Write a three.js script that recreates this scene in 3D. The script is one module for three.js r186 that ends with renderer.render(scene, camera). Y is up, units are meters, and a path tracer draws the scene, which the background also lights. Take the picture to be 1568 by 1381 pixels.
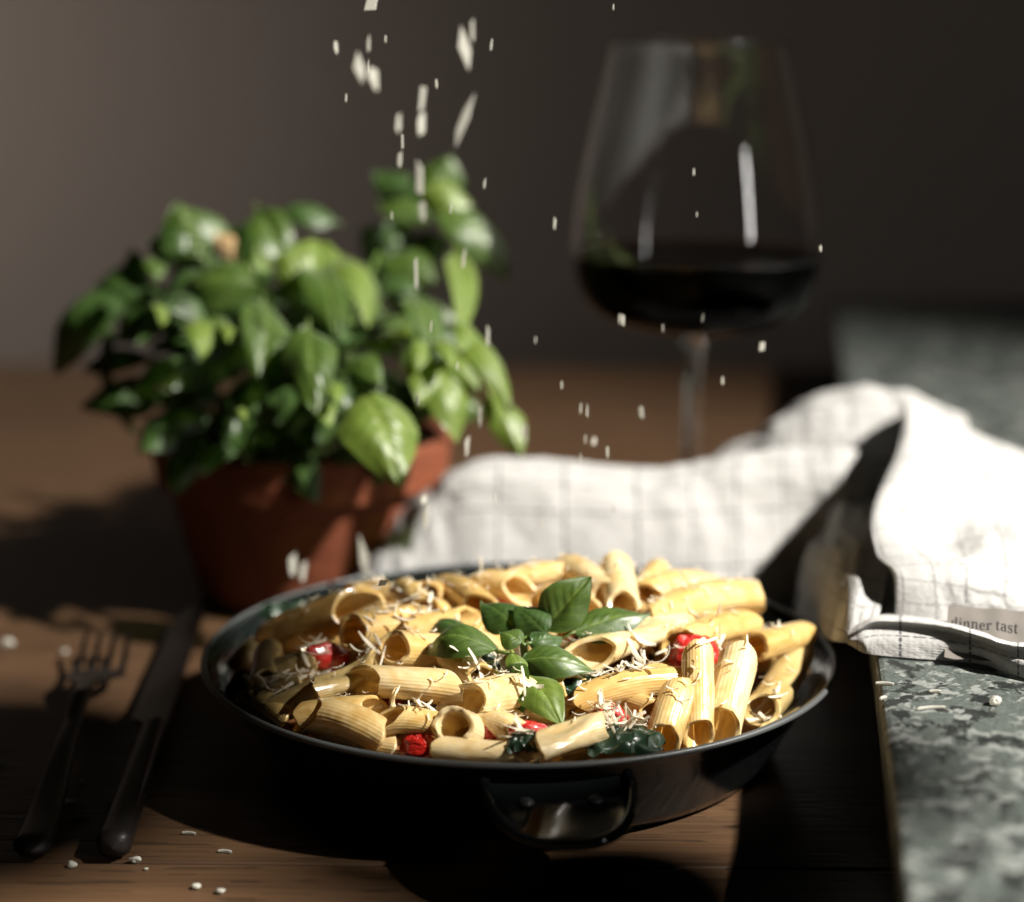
import * as THREE from 'three';
import { mergeGeometries, mergeVertices } from 'three/addons/utils/BufferGeometryUtils.js';
import { ImprovedNoise } from 'three/addons/math/ImprovedNoise.js';
import { RectAreaLightUniformsLib } from 'three/addons/lights/RectAreaLightUniformsLib.js';

/* ------------------------------------------------------------------ camera */
const W = 1024, H = 902;
const scene = new THREE.Scene();
scene.background = new THREE.Color(0x000000);
const PITCH = 12.3 * Math.PI / 180, FPX = 2926, CAM = new THREE.Vector3(0, 0.2538, 0.6447);
const camera = new THREE.PerspectiveCamera(2 * Math.atan(690.5 / FPX) * 180 / Math.PI, W / H, 0.02, 12);
camera.position.copy(CAM);
camera.lookAt(CAM.x, CAM.y - Math.sin(PITCH), CAM.z - Math.cos(PITCH));
camera.focus = 0.616;
camera.userData.fStop = 3.9;
const renderer = new THREE.WebGLRenderer({ antialias: true });
renderer.setSize(W, H);
renderer.toneMapping = THREE.LinearToneMapping;
renderer.toneMappingExposure = 1.0;
renderer.shadowMap.enabled = true;
RectAreaLightUniformsLib.init();

/* -------------------------------------------------------------------- lamps */
const KEY = { az: 68, el: 45, dist: 2.0, power: 46, size: 1.8 };
const WIN = { at: [1.9, 0.66, 1.6], w: 0.145, h: 0.8, power: 5 };
const UNSEEN_WALL_POWER = 0.80;
const rad = (d) => d * Math.PI / 180;
const keyPos = new THREE.Vector3(Math.sin(rad(KEY.az)) * Math.cos(rad(KEY.el)), Math.sin(rad(KEY.el)), Math.cos(rad(KEY.az)) * Math.cos(rad(KEY.el))).multiplyScalar(KEY.dist);

const BLOCKERS = [[-0.195, 0.025, 0.062, 'left'], [0.031, 0.119, 0.036, 'right']].map(([x, z, r, n]) => { const y = 0.5, p = V0(x, 0, z).lerp(keyPos, y / keyPos.y); return { x: p.x, y, z: p.z, r, n }; });  // table spots that the unseen pendants are placed to darken
function V0(x, y, z) { return new THREE.Vector3(x, y, z); }

/* ------------------------------------------------------------------ helpers */
function rng(seed) { let a = seed >>> 0; return () => { a = (a + 0x6D2B79F5) | 0; let t = Math.imul(a ^ (a >>> 15), 1 | a); t = (t + Math.imul(t ^ (t >>> 7), 61 | t)) ^ t; return ((t ^ (t >>> 14)) >>> 0) / 4294967296; }; }
const R0 = rng(7);
const perlin = new ImprovedNoise();
const nz = (x, y, z = 0) => perlin.noise(x, y, z);
const V = (x, y, z) => new THREE.Vector3(x, y, z);
const clamp = (x, a, b) => Math.min(b, Math.max(a, x));
const lerp = (a, b, t) => a + (b - a) * t;
const sstep = (a, b, x) => { const t = clamp((x - a) / (b - a), 0, 1); return t * t * (3 - 2 * t); };
const cp = Math.cos(PITCH), sp = Math.sin(PITCH);
// measuring tools: where the sight line through a point of the photograph meets a height or a depth of the room
function ray(px, py) { const x = (px - 784) / FPX, y = (690.5 - py) / FPX; return V(x, -sp + y * cp, -cp - y * sp); }
function G(px, py, h = 0) { const d = ray(px, py), t = (h - CAM.y) / d.y; return d.multiplyScalar(t).add(CAM); }
function Z(px, py, z) { const d = ray(px, py), t = (z - CAM.z) / d.z; return d.multiplyScalar(t).add(CAM); }
const depthOf = (p) => (CAM.y - p.y) * sp + (CAM.z - p.z) * cp;
const mm = (px, p) => px / FPX * depthOf(p);

const used = {};
function numbered(name) { const n = used[name] ?? 0; used[name] = n + 1; return n ? `${name}_${String(n).padStart(3, '0')}` : name; }
function tag(o, label, category, group, kind) { if (label) o.userData.label = label; if (category) o.userData.category = category; if (group) o.userData.group = group; if (kind) o.userData.kind = kind; return o; }
function mesh(name, geo, mat, parent) {
  const m = new THREE.Mesh(geo, mat); m.castShadow = m.receiveShadow = true;
  m.name = parent ? name : numbered(name);
  (parent ?? scene).add(m); return m;
}
function group(name, label, category, grp, pos = [0, 0, 0]) {
  const g = new THREE.Group(); g.name = numbered(name); g.position.set(...pos); scene.add(g);
  return tag(g, label, category, grp);
}
function geoFrom(pos, idx, uv) {
  const g = new THREE.BufferGeometry();
  g.setAttribute('position', new THREE.Float32BufferAttribute(pos, 3));
  if (uv) g.setAttribute('uv', new THREE.Float32BufferAttribute(uv, 2));
  g.setIndex(idx); g.computeVertexNormals(); return g;
}
function gridGeo(nu, nv, f, closeV = false) {     // f(i/nu, j/nv) -> [x,y,z,u,v]
  const pos = [], uv = [], idx = [];
  for (let i = 0; i <= nu; i++) for (let j = 0; j <= nv; j++) { const q = f(i / nu, j / nv); pos.push(q[0], q[1], q[2]); uv.push(q[3] ?? i / nu, q[4] ?? j / nv); }
  for (let i = 0; i < nu; i++) for (let j = 0; j < nv; j++) { const a = i * (nv + 1) + j, b = a + nv + 1; idx.push(a, b, a + 1, b, b + 1, a + 1); }
  const g = geoFrom(pos, idx, uv);
  if (closeV) { const n = g.attributes.normal; for (let i = 0; i <= nu; i++) { const a = i * (nv + 1), b = a + nv; const s = V(n.getX(a) + n.getX(b), n.getY(a) + n.getY(b), n.getZ(a) + n.getZ(b)).normalize(); n.setXYZ(a, s.x, s.y, s.z); n.setXYZ(b, s.x, s.y, s.z); } }
  return g;
}
const cr = (a, b, c, d, t) => 0.5 * (2 * b + (c - a) * t + (2 * a - 5 * b + 4 * c - d) * t * t + (3 * b - a - 3 * c + d) * t * t * t);
function crv(P, t) {                                // catmull-rom through points
  const n = P.length - 1, x = clamp(t, 0, 1) * n, i = Math.min(n - 1, Math.floor(x)), f = x - i;
  const a = P[Math.max(0, i - 1)], b = P[i], c = P[i + 1], d = P[Math.min(n, i + 2)];
  return V(cr(a.x, b.x, c.x, d.x, f), cr(a.y, b.y, c.y, d.y, f), cr(a.z, b.z, c.z, d.z, f));
}
function sweep(pts, rfun, seg = 24, rs = 8, shape = 1) {  // tapered tube along points; rfun(t) -> [rw, rh]
  const up0 = V(0, 1, 0);
  return gridGeo(seg, rs, (t, s) => {
    const p = crv(pts, t), q = crv(pts, Math.min(1, t + 0.01)), q0 = crv(pts, Math.max(0, t - 0.01));
    const d = q.sub(q0).normalize(); let side = V().crossVectors(d, Math.abs(d.y) > 0.95 ? V(1, 0, 0) : up0).normalize(); const up = V().crossVectors(side, d);
    const [rw, rh] = rfun(t), a = s * Math.PI * 2, c = Math.cos(a), n = Math.sin(a);
    const e = shape;
    p.addScaledVector(side, rw * Math.sign(c) * Math.abs(c) ** e).addScaledVector(up, rh * Math.sign(n) * Math.abs(n) ** e);
    return [p.x, p.y, p.z, t, s];
  }, true);
}
function lathe(pts, seg = 96) { return new THREE.LatheGeometry(pts.map(([r, y]) => new THREE.Vector2(Math.max(r, 1e-5), y)), seg); }

/* textures */
function hash(x, y, s) { let h = Math.imul(x, 374761393) ^ Math.imul(y, 668265263) ^ Math.imul(s, 1274126177); h = Math.imul(h ^ (h >>> 13), 1274126177); return ((h ^ (h >>> 16)) >>> 0) / 4294967296; }
function vnoise(x, y, px, py, s) {                  // periodic value noise
  const xi = Math.floor(x), yi = Math.floor(y), fx = x - xi, fy = y - yi, u = fx * fx * (3 - 2 * fx), v = fy * fy * (3 - 2 * fy);
  const m = (a, n) => ((a % n) + n) % n, x0 = m(xi, px), x1 = m(xi + 1, px), y0 = m(yi, py), y1 = m(yi + 1, py);
  return lerp(lerp(hash(x0, y0, s), hash(x1, y0, s), u), lerp(hash(x0, y1, s), hash(x1, y1, s), u), v);
}
function tex(w, h, f, srgb = false, repeat = true) {
  const d = new Uint8Array(w * h * 4);
  for (let j = 0; j < h; j++) for (let i = 0; i < w; i++) { const c = f(i / w, j / h), k = (j * w + i) * 4; for (let q = 0; q < 3; q++) d[k + q] = clamp(Math.round((srgb ? c[q] <= 0.0031308 ? 12.92 * c[q] : 1.055 * c[q] ** (1 / 2.4) - 0.055 : c[q]) * 255), 0, 255); d[k + 3] = 255; }
  const t = new THREE.DataTexture(d, w, h); if (srgb) t.colorSpace = THREE.SRGBColorSpace;
  t.magFilter = THREE.LinearFilter; t.minFilter = THREE.LinearFilter; if (repeat) t.wrapS = t.wrapT = THREE.RepeatWrapping; t.needsUpdate = true; return t;
}
const mixc = (a, b, t) => [lerp(a[0], b[0], t), lerp(a[1], b[1], t), lerp(a[2], b[2], t)];

/* ---------------------------------------------------------------- materials */
const woodF = (u, v) => {
  const warp = (vnoise(u * 4, v * 5, 4, 5, 1) - 0.5) * 1.2 + (vnoise(u * 11, v * 9, 11, 9, 2) - 0.5) * 0.4;
  const rings = 0.5 + 0.5 * Math.sin((v * 14 + warp) * Math.PI * 2);
  const fib = vnoise(u * 24, v * 420, 24, 420, 3), fib2 = vnoise(u * 60, v * 900, 60, 900, 4);
  const blot = vnoise(u * 6, v * 4, 6, 4, 5);
  const pore = vnoise(u * 50, v * 500, 50, 500, 6) > 0.8 ? 1 : 0;
  return { rings, fib, fib2, blot, pore };
};
const woodMap = tex(1536, 768, (u, v) => {
  const w = woodF(u, v); const t = clamp(0.15 + 0.4 * w.rings * 0.6 + 0.35 * w.fib + 0.25 * w.blot + 0.12 * (w.fib2 - 0.5), 0, 1);
  const c = mixc([0.034, 0.016, 0.007], [0.15, 0.078, 0.036], t); const k = 1 - 0.45 * w.pore; return [c[0] * k, c[1] * k, c[2] * k];
}, true);
const woodBump = tex(1024, 512, (u, v) => { const w = woodF(u, v); const h = 0.55 + 0.25 * w.fib + 0.15 * w.fib2 - 0.4 * w.pore; return [h, h, h]; });
const graniteMap = tex(1400, 1400, (u, v) => {
  const w1 = vnoise(u * 60, v * 60, 60, 60, 21) - 0.5, w2 = vnoise(u * 60, v * 60, 60, 60, 22) - 0.5;
  const x = u + w1 * 0.02, y = v + w2 * 0.02;
  const a = vnoise(x * 34, y * 34, 34, 34, 23) * 0.45 + vnoise(x * 76, y * 76, 76, 76, 24) * 0.35 + vnoise(x * 160, y * 160, 160, 160, 28) * 0.2;
  const g = vnoise(x * 46, y * 46, 46, 46, 27) * 0.5 + vnoise(x * 120, y * 120, 120, 120, 29) * 0.5, fine = vnoise(u * 420, v * 420, 420, 420, 26), grain = vnoise(u * 240, v * 240, 240, 240, 30);
  const dark = sstep(0.47, 0.35, a + (fine - 0.5) * 0.10 + (grain - 0.5) * 0.10), pale = sstep(0.54, 0.70, g + (fine - 0.5) * 0.16 + (grain - 0.5) * 0.12);
  let c = mixc([0.038, 0.047, 0.042], [0.088, 0.102, 0.092], 0.5 * fine + 0.5 * grain); c = mixc(c, [0.20, 0.21, 0.197], pale * 0.85); c = mixc(c, [0.007, 0.009, 0.008], dark * 0.95); return c;
}, true);
const granBump = tex(512, 512, (u, v) => { const h = 0.5 * vnoise(u * 90, v * 90, 90, 90, 31) + 0.5 * vnoise(u * 200, v * 200, 200, 200, 32); return [h, h, h]; });
const M = {};
M.plank = [0, 1, 2].map((k) => { const m = woodMap.clone(), b = woodBump.clone(); m.offset.set(0.31 * k, 0.37 * k); b.offset.copy(m.offset); m.needsUpdate = b.needsUpdate = true; return new THREE.MeshPhysicalMaterial({ map: m, bumpMap: b, bumpScale: 0.0004, roughness: 0.52, color: new THREE.Color().setRGB(0.68, 0.69, 0.68) }); });
M.granite = new THREE.MeshPhysicalMaterial({ map: graniteMap, bumpMap: granBump, bumpScale: 0.0004, roughness: 0.55 });
const plaster = tex(512, 512, (u, v) => { const h = 0.5 * vnoise(u * 40, v * 40, 40, 40, 41) + 0.3 * vnoise(u * 120, v * 120, 120, 120, 42) + 0.2 * vnoise(u * 8, v * 8, 8, 8, 43); return [h, h, h]; });
M.wall = new THREE.MeshStandardMaterial({ color: new THREE.Color().setRGB(0.24, 0.198, 0.170), roughness: 0.9, bumpMap: plaster, bumpScale: 0.002 });
const enamelRough = tex(512, 512, (u, v) => { const s = vnoise(u * 90, v * 90, 90, 90, 51), b = vnoise(u * 14, v * 14, 14, 14, 52); const h = 0.10 + 0.2 * sstep(0.72, 0.9, s) + 0.12 * b; return [h, h, h]; });
M.enamel = new THREE.MeshPhysicalMaterial({ color: new THREE.Color().setRGB(0.006, 0.0075, 0.0075), roughness: 0.85, roughnessMap: enamelRough, clearcoat: 0.25, clearcoatRoughness: 0.1, specularIntensity: 0.35 });
M.rim = new THREE.MeshPhysicalMaterial({ color: new THREE.Color().setRGB(0.09, 0.095, 0.095), roughness: 0.42, metalness: 0.35 });
const terraMap = tex(512, 512, (u, v) => { const a = vnoise(u * 20, v * 20, 20, 20, 61), b = vnoise(u * 150, v * 150, 150, 150, 62); return mixc([0.12, 0.026, 0.007], [0.19, 0.048, 0.014], 0.6 * a + 0.4 * b); }, true);
M.terra = new THREE.MeshStandardMaterial({ map: terraMap, roughness: 0.8, bumpMap: plaster, bumpScale: 0.0008 });
M.soil = new THREE.MeshStandardMaterial({ color: new THREE.Color().setRGB(0.02, 0.014, 0.01), roughness: 1 });
const leafTex = (dark, light, vein) => tex(256, 256, (u, v) => {
  const y = Math.abs(v - 0.5) * 2, mid = Math.exp(-((y / 0.045) ** 2)), ph = (u * 7 - y * 1.9), d = Math.abs(ph - Math.round(ph)) , side = Math.exp(-((d / 0.07) ** 2)) * (1 - 0.5 * y);
  const n = 0.6 * vnoise(u * 14, v * 14, 14, 14, 71) + 0.4 * vnoise(u * 60, v * 60, 60, 60, 72);
  return mixc(mixc(dark, light, n), vein, clamp(0.75 * mid + 0.33 * side, 0, 1));
}, true, false);
const leafMat = (d, l, v, t = 0.4) => new THREE.MeshPhysicalMaterial({ map: leafTex(d, l, v), roughness: 0.5, transmission: t, thickness: 0, ior: 1.45, side: THREE.DoubleSide, clearcoat: 0.25, clearcoatRoughness: 0.32 });
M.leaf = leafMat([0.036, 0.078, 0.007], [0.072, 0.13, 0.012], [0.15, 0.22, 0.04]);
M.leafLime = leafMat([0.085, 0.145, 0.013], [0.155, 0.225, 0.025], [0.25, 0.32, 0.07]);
M.leafDark = leafMat([0.022, 0.058, 0.008], [0.042, 0.090, 0.012], [0.09, 0.15, 0.03], 0.3);  // darker green, also standing in for shade on left and inner leaves
M.leafDry = leafMat([0.40, 0.26, 0.12], [0.55, 0.38, 0.2], [0.5, 0.36, 0.2], 0.25);
M.stem = new THREE.MeshPhysicalMaterial({ color: new THREE.Color().setRGB(0.12, 0.2, 0.04), roughness: 0.45 });
const pastaBump = tex(256, 256, (u, v) => { const h = 0.7 * vnoise(u * 14, v * 9, 14, 9, 81) + 0.3 * vnoise(u * 40, v * 26, 40, 26, 82); return [h, h, h]; });
const pastaMap = (a, b) => tex(256, 256, (u, v) => { const n = 0.5 * vnoise(u * 9, v * 6, 9, 6, 83) + 0.5 * vnoise(u * 26, v * 20, 26, 20, 85); return mixc(a, b, sstep(0.15, 0.75, n)); }, true);
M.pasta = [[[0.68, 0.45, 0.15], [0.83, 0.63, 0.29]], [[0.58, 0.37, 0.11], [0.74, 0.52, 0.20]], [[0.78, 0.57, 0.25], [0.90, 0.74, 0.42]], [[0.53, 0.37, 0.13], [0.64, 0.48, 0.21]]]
  .map(([a, b]) => new THREE.MeshPhysicalMaterial({ map: pastaMap(a, b), bumpMap: pastaBump, bumpScale: 0.0002, roughness: 0.28, transmission: 0.32, thickness: 0, ior: 1.45, clearcoat: 1, clearcoatRoughness: 0.14 }));  // paler tones stand for lit tubes, darker ones for shaded tubes
M.tomato = new THREE.MeshPhysicalMaterial({ color: new THREE.Color().setRGB(0.42, 0.012, 0.007), roughness: 0.4, clearcoat: 0.6, clearcoatRoughness: 0.16, bumpMap: pastaBump, bumpScale: 0.0006 });
M.tomatoFlesh = new THREE.MeshPhysicalMaterial({ color: new THREE.Color().setRGB(0.6, 0.10, 0.045), roughness: 0.35, clearcoat: 0.6, clearcoatRoughness: 0.15 });
M.sauce = new THREE.MeshPhysicalMaterial({ color: new THREE.Color().setRGB(0.24, 0.10, 0.035), roughness: 0.35, clearcoat: 0.6, clearcoatRoughness: 0.2 });
M.spinach = new THREE.MeshPhysicalMaterial({ color: new THREE.Color().setRGB(0.010, 0.028, 0.012), roughness: 0.42, clearcoat: 0.4, clearcoatRoughness: 0.2, side: THREE.DoubleSide });
M.cheese = new THREE.MeshPhysicalMaterial({ color: new THREE.Color().setRGB(0.86, 0.80, 0.66), roughness: 0.5, transmission: 0.5, thickness: 0, ior: 1.35 });
M.flake = new THREE.MeshPhysicalMaterial({ color: new THREE.Color().setRGB(0.62, 0.61, 0.54), roughness: 0.7, transmission: 0.5, thickness: 0, ior: 1.3 });
M.glassSheet = new THREE.MeshPhysicalMaterial({ color: 0xffffff, roughness: 0.0, transmission: 1, thickness: 0, ior: 1.58, side: THREE.DoubleSide });
M.glassLowSpec = new THREE.MeshPhysicalMaterial({ color: 0xffffff, roughness: 0.0, transmission: 1, thickness: 0, ior: 1.5, specularIntensity: 0.04, side: THREE.DoubleSide });  // reflections nearly removed so the wine-filled part of the bowl stays dark
M.glassSolid = new THREE.MeshPhysicalMaterial({ color: 0xffffff, roughness: 0.0, transmission: 1, thickness: 0.008, ior: 1.52 });
M.wine = new THREE.MeshPhysicalMaterial({ color: 0xffffff, roughness: 0.0, transmission: 1, thickness: 0.05, ior: 1.09, attenuationColor: new THREE.Color().setRGB(0.18, 0.004, 0.012), attenuationDistance: 0.0012 });
M.cutlery = new THREE.MeshPhysicalMaterial({ color: new THREE.Color().setRGB(0.14, 0.128, 0.118), metalness: 1, roughness: 0.28 });
M.cutleryHandle = new THREE.MeshPhysicalMaterial({ color: new THREE.Color().setRGB(0.012, 0.009, 0.008), roughness: 0.5, specularIntensity: 0.5, clearcoat: 0.12, clearcoatRoughness: 0.12 });

/* --------------------------------------------- unseen lamps and window, out of view */
{
  const g = group('unseen_sun_lamp', 'unseen hooded lamp out of view on the right, standing in for sunlight', 'lamp', null, keyPos.toArray());  // unseen key lamp, out of view, in place of sun from the right
  const aim = V(0, 0.03, -0.08).sub(keyPos).normalize();
  const bulb = mesh('bulb', new THREE.SphereGeometry(0.02, 24, 16), new THREE.MeshStandardMaterial({ color: 0x111111, emissive: new THREE.Color(1, 0.93, 0.82), emissiveIntensity: 30 }), g);
  const hood = lathe([[0.004, -0.07], [0.03, -0.065], [0.045, -0.03], [0.058, 0.03], [0.06, 0.03], [0.047, -0.032], [0.031, -0.068], [0.004, -0.073]], 40); hood.rotateX(Math.PI / 2);
  const h = mesh('hood', hood, new THREE.MeshStandardMaterial({ color: 0x0a0a0a, roughness: 0.6, side: THREE.DoubleSide }), g); h.lookAt(keyPos.clone().add(aim));
  const s = new THREE.SpotLight(new THREE.Color(1, 0.95, 0.875), KEY.power, 0, rad(22), 0.7, 2);
  s.position.copy(keyPos); s.target.position.copy(V(-0.02, 0.03, -0.09)); s.castShadow = true; s.shadow.radius = KEY.size; s.shadow.mapSize.set(2048, 2048); s.shadow.bias = -0.0005;
  scene.add(s, s.target);
  const at = V(-0.88, 0.26, -0.82), to2 = V(-0.72, 0.14, -1.5), g2 = group('unseen_wall_lamp', 'unseen hooded lamp out of view on the left, lighting the wall', 'lamp', null, at.toArray());  // unseen, out of view; placed to fade the wall from left to right
  mesh('bulb', new THREE.SphereGeometry(0.02, 24, 16), new THREE.MeshStandardMaterial({ color: 0x111111, emissive: new THREE.Color(1, 0.94, 0.88), emissiveIntensity: 4 }), g2);
  const h2 = mesh('hood', hood.clone(), new THREE.MeshStandardMaterial({ color: 0x0a0a0a, roughness: 0.6, side: THREE.DoubleSide }), g2); h2.lookAt(to2);
  const s2 = new THREE.SpotLight(new THREE.Color(1, 0.94, 0.88), UNSEEN_WALL_POWER, 0, rad(66), 1, 2); s2.position.copy(at); s2.target.position.copy(to2); s2.castShadow = true; s2.shadow.radius = 2; scene.add(s2, s2.target);
  const wp = V(...WIN.at), to = V(0, 0.05, -0.12);
  const win = group('window', 'unseen tall window pane in a dark frame, out of view on the right', 'window', null, WIN.at); win.lookAt(to);  // unseen, out of view; gives the glass its streaks and soft side light
  mesh('pane', new THREE.PlaneGeometry(WIN.w, WIN.h), new THREE.MeshStandardMaterial({ color: 0x000000, emissive: new THREE.Color(1, 0.975, 0.93), emissiveIntensity: 14, roughness: 0.4 }), win);
  const bars = []; for (const x of [-WIN.w / 2 - 0.015, WIN.w / 2 + 0.015]) bars.push(new THREE.BoxGeometry(0.03, WIN.h + 0.06, 0.04).translate(x, 0, 0)); for (const y of [-WIN.h / 2 - 0.015, WIN.h / 2 + 0.015]) bars.push(new THREE.BoxGeometry(WIN.w, 0.03, 0.04).translate(0, y, 0));
  mesh('frame', mergeGeometries(bars), new THREE.MeshStandardMaterial({ color: 0x15110d, roughness: 0.6 }), win);
  const a = new THREE.RectAreaLight(new THREE.Color(1, 0.975, 0.93), WIN.power, WIN.w, WIN.h); a.position.copy(wp.clone().add(to.clone().sub(wp).normalize().multiplyScalar(0.03))); a.lookAt(to); scene.add(a);
}

for (const BLOCKER of BLOCKERS) {
  const g = group('unseen_pendant_blocker', 'unseen dark pendant out of view, placed to shade the table, ' + BLOCKER.n + ' of the pair', 'light blocker', 'pair of unseen light blockers', [BLOCKER.x, BLOCKER.y, BLOCKER.z]);  // unseen, out of view; placed to darken the cutlery and the table front
  const R = BLOCKER.r, dk = new THREE.MeshStandardMaterial({ color: 0x0c0b0a, roughness: 0.6, side: THREE.DoubleSide });
  mesh('blocker_shade', lathe([[R, 0], [R * 0.9, 0.008], [R * 0.6, 0.018], [0.013, 0.024], [0.013, 0.026], [R * 0.6, 0.020], [R * 0.905, 0.010], [R * 1.006, 0.0006], [R, 0]], 64), dk, g);
  mesh('socket', new THREE.CylinderGeometry(0.012, 0.013, 0.04, 24).translate(0, 0.044, 0), dk, g);
  mesh('cord', new THREE.CylinderGeometry(0.003, 0.003, 1.4, 10).translate(0, 0.764, 0), dk, g);
}

/* ------------------------------------------------------------- wall and table */
{
  const wg = new THREE.PlaneGeometry(6, 3.2); const uv = wg.attributes.uv; for (let i = 0; i < uv.count; i++) uv.setXY(i, uv.getX(i) * 6, uv.getY(i) * 3.2);
  const w = mesh('wall', new THREE.BoxGeometry(6, 3.2, 0.1), M.wall); { const u = w.geometry.attributes.uv; for (let i = 0; i < u.count; i++) u.setXY(i, u.getX(i) * 6, u.getY(i) * 3.2); }
  w.position.set(0, 0.7, -1.55); tag(w, 'plain grey brown plaster wall behind the table', 'wall', null, 'structure');
}
function roundedSlab(x0, x1, z0, z1, y0, y1, bev, uvk = 1) {
  const s = new THREE.Shape(); s.moveTo(x0 + bev, -z1 + bev); s.lineTo(x1 - bev, -z1 + bev); s.lineTo(x1 - bev, -z0 - bev); s.lineTo(x0 + bev, -z0 - bev); s.closePath();
  const g = new THREE.ExtrudeGeometry(s, { depth: y1 - y0 - 2 * bev, bevelEnabled: true, bevelSize: bev, bevelThickness: bev, bevelSegments: 3 }); g.rotateX(-Math.PI / 2); g.translate(0, y0 + bev, 0); return g;
}
{
  const t = group('wooden_table', 'dark brown wooden table of wide planks under everything', 'table', null); t.rotation.y = -0.022;
  const zs = [[0.0895, 0.33], [-0.135, 0.0885], [-0.36, -0.136], [-0.595, -0.361], [-0.83, -0.596]];
  zs.forEach(([a, b], i) => {
    const g = roundedSlab(-1.3, 1.3, a, b, -0.034, 0, 0.0012);
    const p = g.attributes.position, uv = g.attributes.uv; for (let k = 0; k < p.count; k++) uv.setXY(k, p.getX(k) / 1.0 + 0.13 * i, p.getZ(k) / 0.5 + 0.29 * i);
    mesh('plank', g, M.plank[i % 3], t);
  });
  const leg = []; for (const x of [-1.2, 1.2]) for (const z of [0.25, -0.75]) mesh('leg', new THREE.BoxGeometry(0.07, 0.7, 0.07).translate(x, -0.385, z), M.plank[0], t);
}
const SLAB = 0.050;
{
  const a = G(1385, 1381, SLAB), b = G(1275, 460, SLAB); const dir = b.clone().sub(a).normalize(); const f = a.clone().addScaledVector(dir, -0.14), e = V(b.x, b.y, b.z);
  const bev = 0.0025; const s = new THREE.Shape(); s.moveTo(f.x, -f.z); s.lineTo(f.x + 0.9, -f.z); s.lineTo(e.x + 0.9, -e.z); s.lineTo(e.x, -e.z); s.closePath();
  const grp = group('stone_slab', 'speckled green grey stone slab along the right of the table', 'slab');
  const in2 = 0.014, s3 = new THREE.Shape(); s3.moveTo(f.x + in2, -f.z); s3.lineTo(f.x + 0.88, -f.z); s3.lineTo(e.x + 0.88, -e.z - 0.0); s3.lineTo(e.x + in2, -e.z); s3.closePath();
  mesh('shade_riser', new THREE.ExtrudeGeometry(s3, { depth: SLAB - 0.0155, bevelEnabled: false }).rotateX(-Math.PI / 2).translate(0, 0.0006, 0), new THREE.MeshStandardMaterial({ color: 0x0d0a08, roughness: 0.8 }), grp);  // added recessed base, near-black to put shade below the slab edge
  const g = new THREE.ExtrudeGeometry(s, { depth: 0.015 - 2 * bev, bevelEnabled: true, bevelSize: bev, bevelOffset: -bev, bevelThickness: bev, bevelSegments: 3 }); g.rotateX(-Math.PI / 2); g.translate(0, SLAB - 0.015 + bev, 0);
  const p = g.attributes.position, uv = g.attributes.uv; for (let k = 0; k < p.count; k++) uv.setXY(k, (p.getX(k) + 0.3 * p.getY(k)) / 0.24, (p.getZ(k) + p.getY(k)) / 0.24);
  mesh('slab_top', g, M.granite, grp);
}

/* ------------------------------------------------------------------- the pan */
const PC = V(0.0026, 0, -0.018), PR = 0.1130, RH = 0.0355;
{
  const g = group('enamel_pan', 'shallow black enamel pan full of penne with an ear handle', 'pan', null, PC.toArray());
  mesh('body', lathe([[0, 0.0008], [0.086, 0.0008], [0.0905, 0.0022], [0.0935, 0.006], [0.102, 0.0215], [0.1085, 0.0315], [PR, RH - 0.0006], [PR + 0.0002, RH + 0.0004], [PR - 0.001, RH + 0.0005], [0.1085, 0.0338], [0.1045, 0.0312], [0.0985, 0.0215], [0.090, 0.0075], [0.086, 0.0042], [0.078, 0.003], [0, 0.003]], 160), M.enamel, g);
  mesh('rim', new THREE.TorusGeometry(PR + 0.0003, 0.0011, 10, 180).rotateX(Math.PI / 2).translate(0, RH, 0), M.rim, g);
  // ear handle towards the viewer
  const ang = 0.10, hw = 0.0225, hl = 0.036;
  const ear = new THREE.Group(); ear.name = 'handle';
  const pl = []; const nS = 28;
  const edge = (t) => { const a = Math.PI * t; const c = Math.cos(a), s = Math.sin(a); return V(-hw * Math.sign(c) * Math.abs(c) ** 0.72, 0, hl * Math.abs(s) ** 0.8); };
  const drop = (z) => -0.0012 - 0.10 * z - 2.4 * z * z;
  const plate = gridGeo(14, nS, (u, t) => { const e = edge(t); const z = e.z * u, x = e.x * (u < 1e-6 ? 1 : 1); return [lerp(e.x * 1.0, e.x, u), drop(z) - 0.0022 * Math.sin(Math.PI * u) * Math.sin(Math.PI * t), z]; });
  const plate2 = plate.clone(); plate2.translate(0, -0.0018, 0);
  const tubePts = []; for (let i = 0; i <= 40; i++) { const e = edge(i / 40); tubePts.push(V(e.x, drop(e.z), e.z)); }
  const tube = sweep(tubePts, () => [0.0019, 0.0019], 80, 10);
  const m = mesh('handle', mergeGeometries([plate, plate2, tube].map((q) => { q.deleteAttribute('uv'); return q; })), M.enamel, g);
  m.position.set(Math.sin(ang) * (PR - 0.004), RH - 0.004, Math.cos(ang) * (PR - 0.004)); m.rotation.y = ang;
  for (const x of [-0.0105, 0.0105]) { const rv = new THREE.SphereGeometry(0.0026, 20, 12, 0, Math.PI * 2, 0, Math.PI / 2).scale(1, 0.6, 1).translate(x, drop(0.012) - 0.0018, 0.012); mesh('rivet', rv, M.rim, m); }
}

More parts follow.
